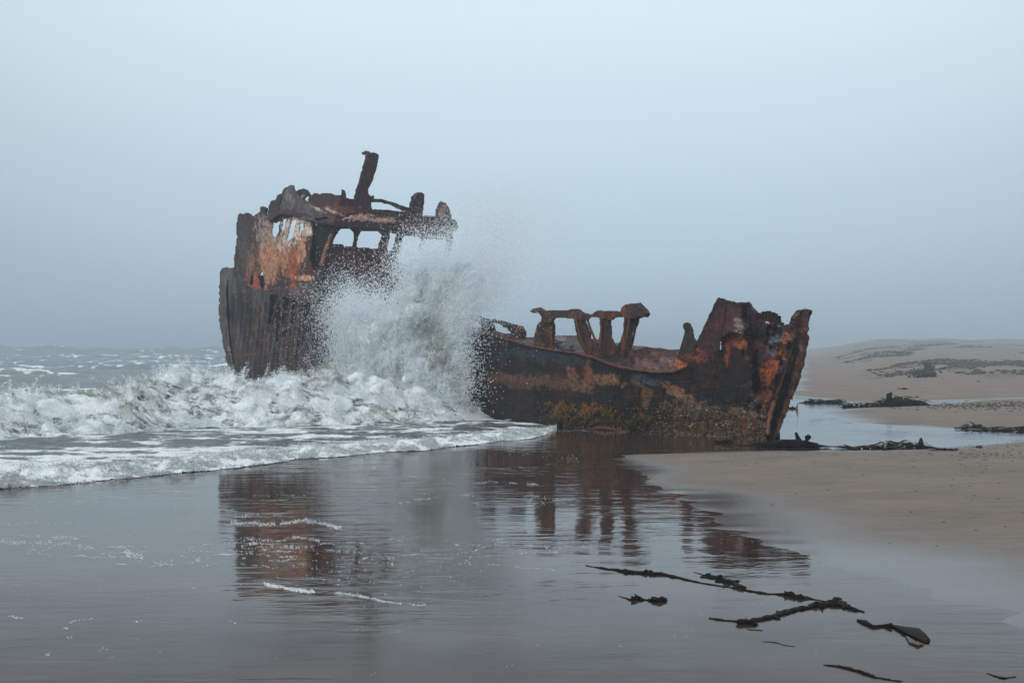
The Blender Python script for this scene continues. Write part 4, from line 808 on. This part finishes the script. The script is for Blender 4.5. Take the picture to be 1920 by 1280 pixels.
# ------------------------------------------------------------------ kelp
def gz(px, py, z=.02):
    xy = ground(px, py); return np.array([xy[0], xy[1], z])
def strand(name, label, pts, w, cat='kelp', mat=KELP, group='kelp strands stranded in the foreground water', knots=0, sub=6, flat=.4, lift=0.0):
    root = bpy.data.objects.new(name, None); c0 = gz(*pts[len(pts) // 2][:2], 0); root.location = c0; C.objects.link(root); tag(root, label, cat, group)
    pts = np.array(pts, float); t = np.linspace(0, len(pts) - 1, (len(pts) - 1) * sub + 1); px, py = np.interp(t, range(len(pts)), pts[:, 0]), np.interp(t, range(len(pts)), pts[:, 1])
    wid = np.interp(t, np.linspace(0, len(pts) - 1, len(w)), w) * .8 * rng.uniform(.7, 1.3, len(t))
    px = px + rng.normal(0, .8, len(px)); py = py + rng.normal(0, .35, len(py))
    P3 = np.array([gz(a, b, .001 + ww * .12 + lift * math.sin(math.pi * i / len(px))) for i, (a, b, ww) in enumerate(zip(px, py, wid))]) - c0
    m = MB(); m.tube(P3, wid, 8, .4, flat * 1.5)
    for i in range(2, len(P3) - 2):
        if rng.random() < .55:
            a_ = rng.uniform(-1.2, 1.2) + (math.pi if rng.random() < .5 else 0); l_ = wid[i] * rng.uniform(1, 3.2)
            e_ = P3[i] + np.array([math.cos(a_) * l_, math.sin(a_) * l_ * 1.6, 0]); e_[2] = .002
            m.tube([P3[i], (P3[i] + e_) / 2 + [0, 0, wid[i] * .25], e_], [wid[i] * .6, wid[i] * .7, .003], 6, .4, .35)
    m.build('stipe', mat, root)
    for k_ in range(knots):
        i = rng.integers(2, len(P3) - 2); m = MB()
        for q_ in range(4):
            m.lump(P3[i] * [1, 1, 0] + rng.normal(0, .03, 3) * [1, 1, 0], np.array([rng.uniform(.02, .07), rng.uniform(.02, .06), rng.uniform(.010, .032)]), 9, 6, .7, seed=int(rng.integers(99)))
        m.build('frond', mat, root)
    return root
strand('kelp_strand', 'long thin black kelp strand trailing below the reflection of the bow', [(1100, 1060), (1140, 1067), (1190, 1074), (1230, 1076), (1265, 1081), (1300, 1090), (1345, 1098), (1385, 1104), (1430, 1112), (1490, 1117), (1540, 1126), (1565, 1132)], [.008, .02, .034, .038, .03, .016, .012, .022, .02, .018, .012, .01], knots=4)
strand('kelp_strand', 'thick black kelp stem with a raised lump near its right end', [(1330, 1159), (1360, 1163), (1400, 1167), (1450, 1156), (1480, 1146), (1520, 1138), (1555, 1134), (1568, 1130), (1590, 1140), (1620, 1147)], [.014, .014, .022, .038, .040, .032, .05, .075, .04, .015], knots=3)
strand('kelp_strand', 'short thin kelp branch lying above the long strand by a dark tangle', [(1300, 1072), (1340, 1083), (1375, 1092), (1392, 1104)], [.006, .012, .02, .05], knots=4)
strand('kelp_strand', 'small isolated kelp piece left of the thick stem', [(1158, 1117), (1185, 1124), (1210, 1124), (1240, 1128)], [.006, .013, .012, .008], knots=2)
strand('kelp_strand', 'curved dark kelp ribbon nearest the bottom edge of the picture', [(1545, 1246), (1575, 1250), (1610, 1258), (1640, 1270), (1690, 1277)], [.006, .02, .022, .014, .006], knots=0)
strand('kelp_strand', 'tiny dark kelp stick just under the thick stem', [(1400, 1179), (1430, 1182)], [.006, .006])
strand('kelp_strand', 'tiny wavy kelp thread below the thick stem and the stick', [(1430, 1202), (1455, 1204), (1470, 1209), (1492, 1212)], [.004, .006, .004, .003])
strand('kelp_strand', 'faint dark kelp sliver at the lower right corner', [(1850, 1262), (1880, 1272), (1905, 1268)], [.005, .012, .005])
# broad blade
root = bpy.data.objects.new('kelp_ribbon', None); c0 = gz(1690, 1180, 0); root.location = c0; C.objects.link(root); tag(root, 'broad glossy kelp blade with a brown tip right of the thick stem', 'kelp', 'kelp strands stranded in the foreground water')
m = MB(); m.tube(np.array([gz(a, b, .004) for a, b in [(1608, 1163), (1622, 1169), (1638, 1176), (1655, 1174), (1672, 1176)]]) - c0, [.01, .022, .018, .014, .03], 7, .3); m.build('stipe', KELP, root)
bl = np.array([(1655, 1176, .02), (1672, 1174, .045), (1690, 1178, .075), (1708, 1184, .10), (1722, 1192, .095), (1732, 1200, .06), (1736, 1206, .02)])
m = MB(); m.tube(np.array([gz(a, b, .004 + w * .1) for a, b, w in bl]) - c0, bl[:, 2] * .8, 14, .35, .16); m.build('blade', KELP, root)
m = MB(); m.tube(np.array([gz(a, b, .008) for a, b in [(1700, 1194), (1712, 1206), (1722, 1210), (1731, 1208)]]) - c0, [.01, .035, .04, .012], 8, .2, .3); m.build('blade_tip', KELP_TAN, root)

def heap(name, label, c, w, h, n, mats=(KELP,), extra=(), pale=0, dep=.5, cat='kelp heap', group='kelp heaps washed up on the far sand', baseh=0.0, prof=None):
    xy = ground(c[0], c[1], baseh); Y0 = xy[1]; root = bpy.data.objects.new(name, None); root.location = (xy[0], Y0, baseh); C.objects.link(root); tag(root, label, cat, group)
    W, Hh = w / F * Y0, h / F * Y0
    pf = prof or (lambda u: max(.08, 1 - abs(2 * u) ** 1.6))
    us = np.linspace(-.5, .5, 22); m = MB()
    m.tube([np.array([u * W, rng.normal(0, .02), Hh * pf(u) * .34]) for u in us], [max(.012, Hh * pf(u) * .5) for u in us], 9, .3, .9); m.build('mound', mats[0], root)
    m = MB(); m2 = MB()
    for i in range(n):
        u = rng.uniform(-.48, .48); hh = Hh * pf(u); a = np.array([u * W, rng.uniform(-1, 1) * dep * .4, rng.uniform(.1, .95) * hh]); l = rng.uniform(.15, .5) * min(1, W / 1.2)
        ang = rng.normal(0, .5); dv = np.array([math.cos(ang) * rng.choice([-1, 1]), rng.normal(0, .5), math.sin(ang) * .5]); pts = [a]
        for s_ in range(4):
            dv = dv + rng.normal(0, .25, 3) * [1, 1, .5]; nx_ = pts[-1] + dv * l / 4; nx_[2] = np.clip(nx_[2], .01, Hh * pf(np.clip(nx_[0] / W, -.5, .5)) * 1.05 + .03); pts.append(nx_)
        (m2 if len(mats) > 1 and rng.random() < .25 else m).tube(pts, np.array([.6, 1, 1, .8, .3]) * rng.uniform(.012, .035), 5, .3, .6)
    m.build('fronds', mats[0], root)['kind'] = 'stuff'
    if m2.v: m2.build('fronds', mats[1], root)['kind'] = 'stuff'
    for (pts, w_) in extra:
        m = MB(); m.tube([np.array([(a - c[0]) / F * Y0, rng.normal(0, .03), max(.01, (c[1] - b) / F * Y0)]) for a, b in pts], w_, 6, .3); m.build('stem', mats[0], root)
    if pale:
        k_ = rng.uniform(-.4, .4, pale); pcs = np.stack([k_ * W, -dep * .25 - rng.uniform(.02, .12, pale), np.array([Hh * pf(a) for a in k_]) * rng.uniform(.3, .8, pale)], 1)
        bits('shell_fragments', pcs, rng.uniform(.01, .032, pale), KELP_PALE, 'oct', parent=root)['kind'] = 'stuff'
    return root
heap('kelp_heap', 'largest black kelp mound on the spit of sand beyond the pool', (1668, 764), 176, 26, 90, pale=26, prof=lambda u: float(np.interp(u, [-.5, -.35, -.2, -.05, .1, .25, .4, .5], [.3, .35, .3, .8, .95, .85, .35, .05])), extra=[([(1667, 748), (1668, 740), (1672, 736)], [.1, .12, .05])])
heap('kelp_heap', 'low thin line of kelp running left from the largest mound at the water', (1547, 755), 78, 7, 26, prof=lambda u: .5 + .5 * math.sin(u * 14) ** 2)
heap('kelp_heap', 'kelp heap with tan brown lumps at the near edge of the pool', (1668, 841), 146, 17, 80, mats=(KELP, KELP_TAN), pale=5, prof=lambda u: float(np.interp(u, [-.5, -.15, -.05, .05, .12, .22, .34, .42, .5], [.12, .15, .85, .75, .35, .95, .6, .75, .05])), extra=[([(1724, 834), (1727, 826), (1728, 821)], [.05, .04, .02])])
heap('kelp_heap', 'dark driftwood-like kelp tangle lying against the foot of the bow', (1484, 838), 100, 13, 60, prof=lambda u: float(np.interp(u, [-.5, 0, .15, .3, .4, .5], [.45, .5, .8, .7, .3, .05])), extra=[([(1503, 830), (1497, 820), (1492, 812)], [.05, .045, .035]), ([(1510, 832), (1514, 820), (1518, 816)], [.05, .08, .05]), ([(1445, 831), (1470, 827), (1500, 830), (1534, 833)], [.05, .06, .07, .03])])
heap('kelp_heap', 'small arched kelp heap on the right bank of the pool', (1820, 803), 52, 9, 24, prof=lambda u: float(np.interp(u, [-.5, 0, .25, .5], [.05, .6, 1, .1])))
heap('kelp_heap', 'long flat kelp line with a bump at the right edge beside the pool', (1890, 807), 90, 8, 34, prof=lambda u: float(np.interp(u, [-.5, -.15, -.05, .1, .3, .5], [.1, .45, .7, .3, .8, 1.4])))
heap('kelp_heap', 'small pointed dark heap on the sand behind the largest mound', (1696, 733), 28, 9, 16, prof=lambda u: max(.1, 1 - abs(2 * u)))
heap('kelp_heap', 'little kelp crumbs right of the tan brown heap', (1777, 846), 36, 7, 12, prof=lambda u: .4 + .6 * abs(math.sin(u * 9)))
heap('kelp_heap', 'single small dark kelp lump on the sand near the right edge', (1832, 840), 14, 7, 8, prof=lambda u: .4 + u)
heap('kelp_heap', 'flat dark kelp clump in the shadow under the bow', (1357, 830), 34, 7, 14, prof=lambda u: .7)
heap('kelp_heap', 'low dark kelp clump in the pool right behind the stem', (1476, 766), 30, 5, 10, prof=lambda u: .7)
heap('driftwood_branch', 'small forked driftwood branch on the dune slope', (1848, 722), 40, 3, 3, cat='driftwood', prof=lambda u: .3, extra=[([(1833, 714), (1840, 718), (1852, 721), (1866, 721)], [.05, .06, .05, .02]), ([(1842, 719), (1838, 723), (1830, 724)], [.04, .03, .02])])
m = MB(); q0 = gz(1494, 768, 0); m.tube([[0, 0, -.02], [0, 0, .1], [.03, 0, .2], [.02, 0, .28]], [.09, .07, .045, .01], 7, .1, .5); pg = m.build('wreck_scrap', m_simple('pinkish_scrap', (.16, .11, .10), .7), None); pg.location = q0; tag(pg, 'small pale upright scrap standing in the pool behind the bow', 'scrap')

# dark specks on the dry bank
q = 130; qx = rng.uniform(1250, 1925, q); qy = 840 + rng.exponential(60, q); xy = ground(qx, qy); h_, s_, _f = sand_h(xy[:, 0], xy[:, 1]); kp = (h_ > .03) & (qy < 1100)
q2 = 500; rx, ry = rng.normal(1860, 70, q2), rng.normal(765, 5, q2); xy2 = ground(rx, ry); h2, s2, _f = sand_h(xy2[:, 0], xy2[:, 1])
q3 = 220; tx, ty = rng.normal(1850, 60, q3), rng.normal(852, 12, q3); xy3 = ground(tx, ty); h3, s3, _f = sand_h(xy3[:, 0], xy3[:, 1])
cen = np.concatenate([np.column_stack([xy[kp], h_[kp] + .004]), np.column_stack([xy2, h2 + .01]), np.column_stack([xy3, h3 + .004])])
rad = np.concatenate([rng.uniform(.004, .018, kp.sum()), rng.uniform(.01, .05, q2), rng.uniform(.006, .022, q3)])
tag(bits('beach_debris', cen, rad, DEBRIS, 'oct', stretch=np.array([1.8, .8, .5])), 'dark specks of kelp and shell scattered on the sand', 'debris', kind='stuff')

# plants on the dunes
n = 40000; Yp = rng.uniform(85, 420, n); kp_ = rng.uniform(.22, .47, n); Xp = kp_ * Yp; vm = veg_mask(Xp, Yp); k_ = rng.random(n) < vm ** 2 * .6; Xp, Yp = Xp[k_], Yp[k_]; hh, _s, _f = sand_h(Xp, Yp)
ok = _f > 6; Xp, Yp, hh = Xp[ok], Yp[ok], hh[ok]
tag(bits('dune_scrub', np.stack([Xp, Yp, hh + .05], 1), rng.uniform(.04, .15, len(Xp)), SHRUB, 'oct', stretch=np.array([1.6, 1.2, .7])), 'dark patches of low scrub on the foggy dunes', 'scrub', kind='stuff')
def shrub(label, px, Y0, w, h, mat, n=160):
    X0 = (px - CX) / F * Y0; z0 = float(sand_h(np.array([X0]), np.array([Y0]))[0][0]); root = bpy.data.objects.new('dune_shrub', None); root.location = (X0, Y0, z0); C.objects.link(root); tag(root, label, 'shrub', 'shrubs on the dune slope')
    m = MB()
    for i in range(26 if h > 1 else 4):
        a = rng.normal(0, .45); l = h * rng.uniform(.5, 1.05); x = rng.normal(0, w * .2); m.tube([[x, rng.normal(0, .1), 0], [x + math.sin(a) * l * .5, 0, l * .5], [x + math.sin(a) * l * .8 + rng.normal(0, .05), 0, l]], [.03, .03, .01], 4)
    m.build('stems', mat, root)['kind'] = 'stuff'
    c = rng.normal(0, 1, (n, 3)) * [w * .25, w * .2, h * .22] + [0, 0, h * .4]; c[:, 2] = np.abs(c[:, 2])
    bits('leaves', c, rng.uniform(.04, .12, n), mat, 'oct', parent=root)['kind'] = 'stuff'
shrub('upright reddish dune shrub, the tallest plant on the slope', 1741, 84, .6, 1.15, SHRUB_RED)
shrub('low round green-grey shrub just left of the reddish one', 1729, 82, 1.9, .6, SHRUB)

# ------------------------------------------------------------------ haze
hb = np.array([[-1900, -60, -1.9], [1900, -60, -1.9], [1900, 2200, -1.9], [-1900, 2200, -1.9], [-1900, -60, 14], [1900, -60, 14], [1900, 2200, 14], [-1900, 2200, 14]], float)
hf_ = np.array([[0, 3, 2, 1], [4, 5, 6, 7], [0, 1, 5, 4], [1, 2, 6, 5], [2, 3, 7, 6], [3, 0, 4, 7]])
mh = bpy.data.materials.new('sea_fog'); mh.use_nodes = True; nt = mh.node_tree; nt.nodes.clear()
ov = nt.nodes.new('ShaderNodeOutputMaterial'); pv = nt.nodes.new('ShaderNodeVolumePrincipled')
pv.inputs['Color'].default_value = (.68, .78, .86, 1); pv.inputs['Density'].default_value = .0019; pv.inputs['Anisotropy'].default_value = .35
nt.links.new(pv.outputs[0], ov.inputs['Volume'])
tag(mesh_np('haze', hb, hf_, mh, 4), 'pale sea fog filling the air', kind='stuff')
print('verts', sum(len(o.data.vertices) for o in C.objects if o.type == 'MESH'), 'faces', sum(len(o.data.polygons) for o in C.objects if o.type == 'MESH'))
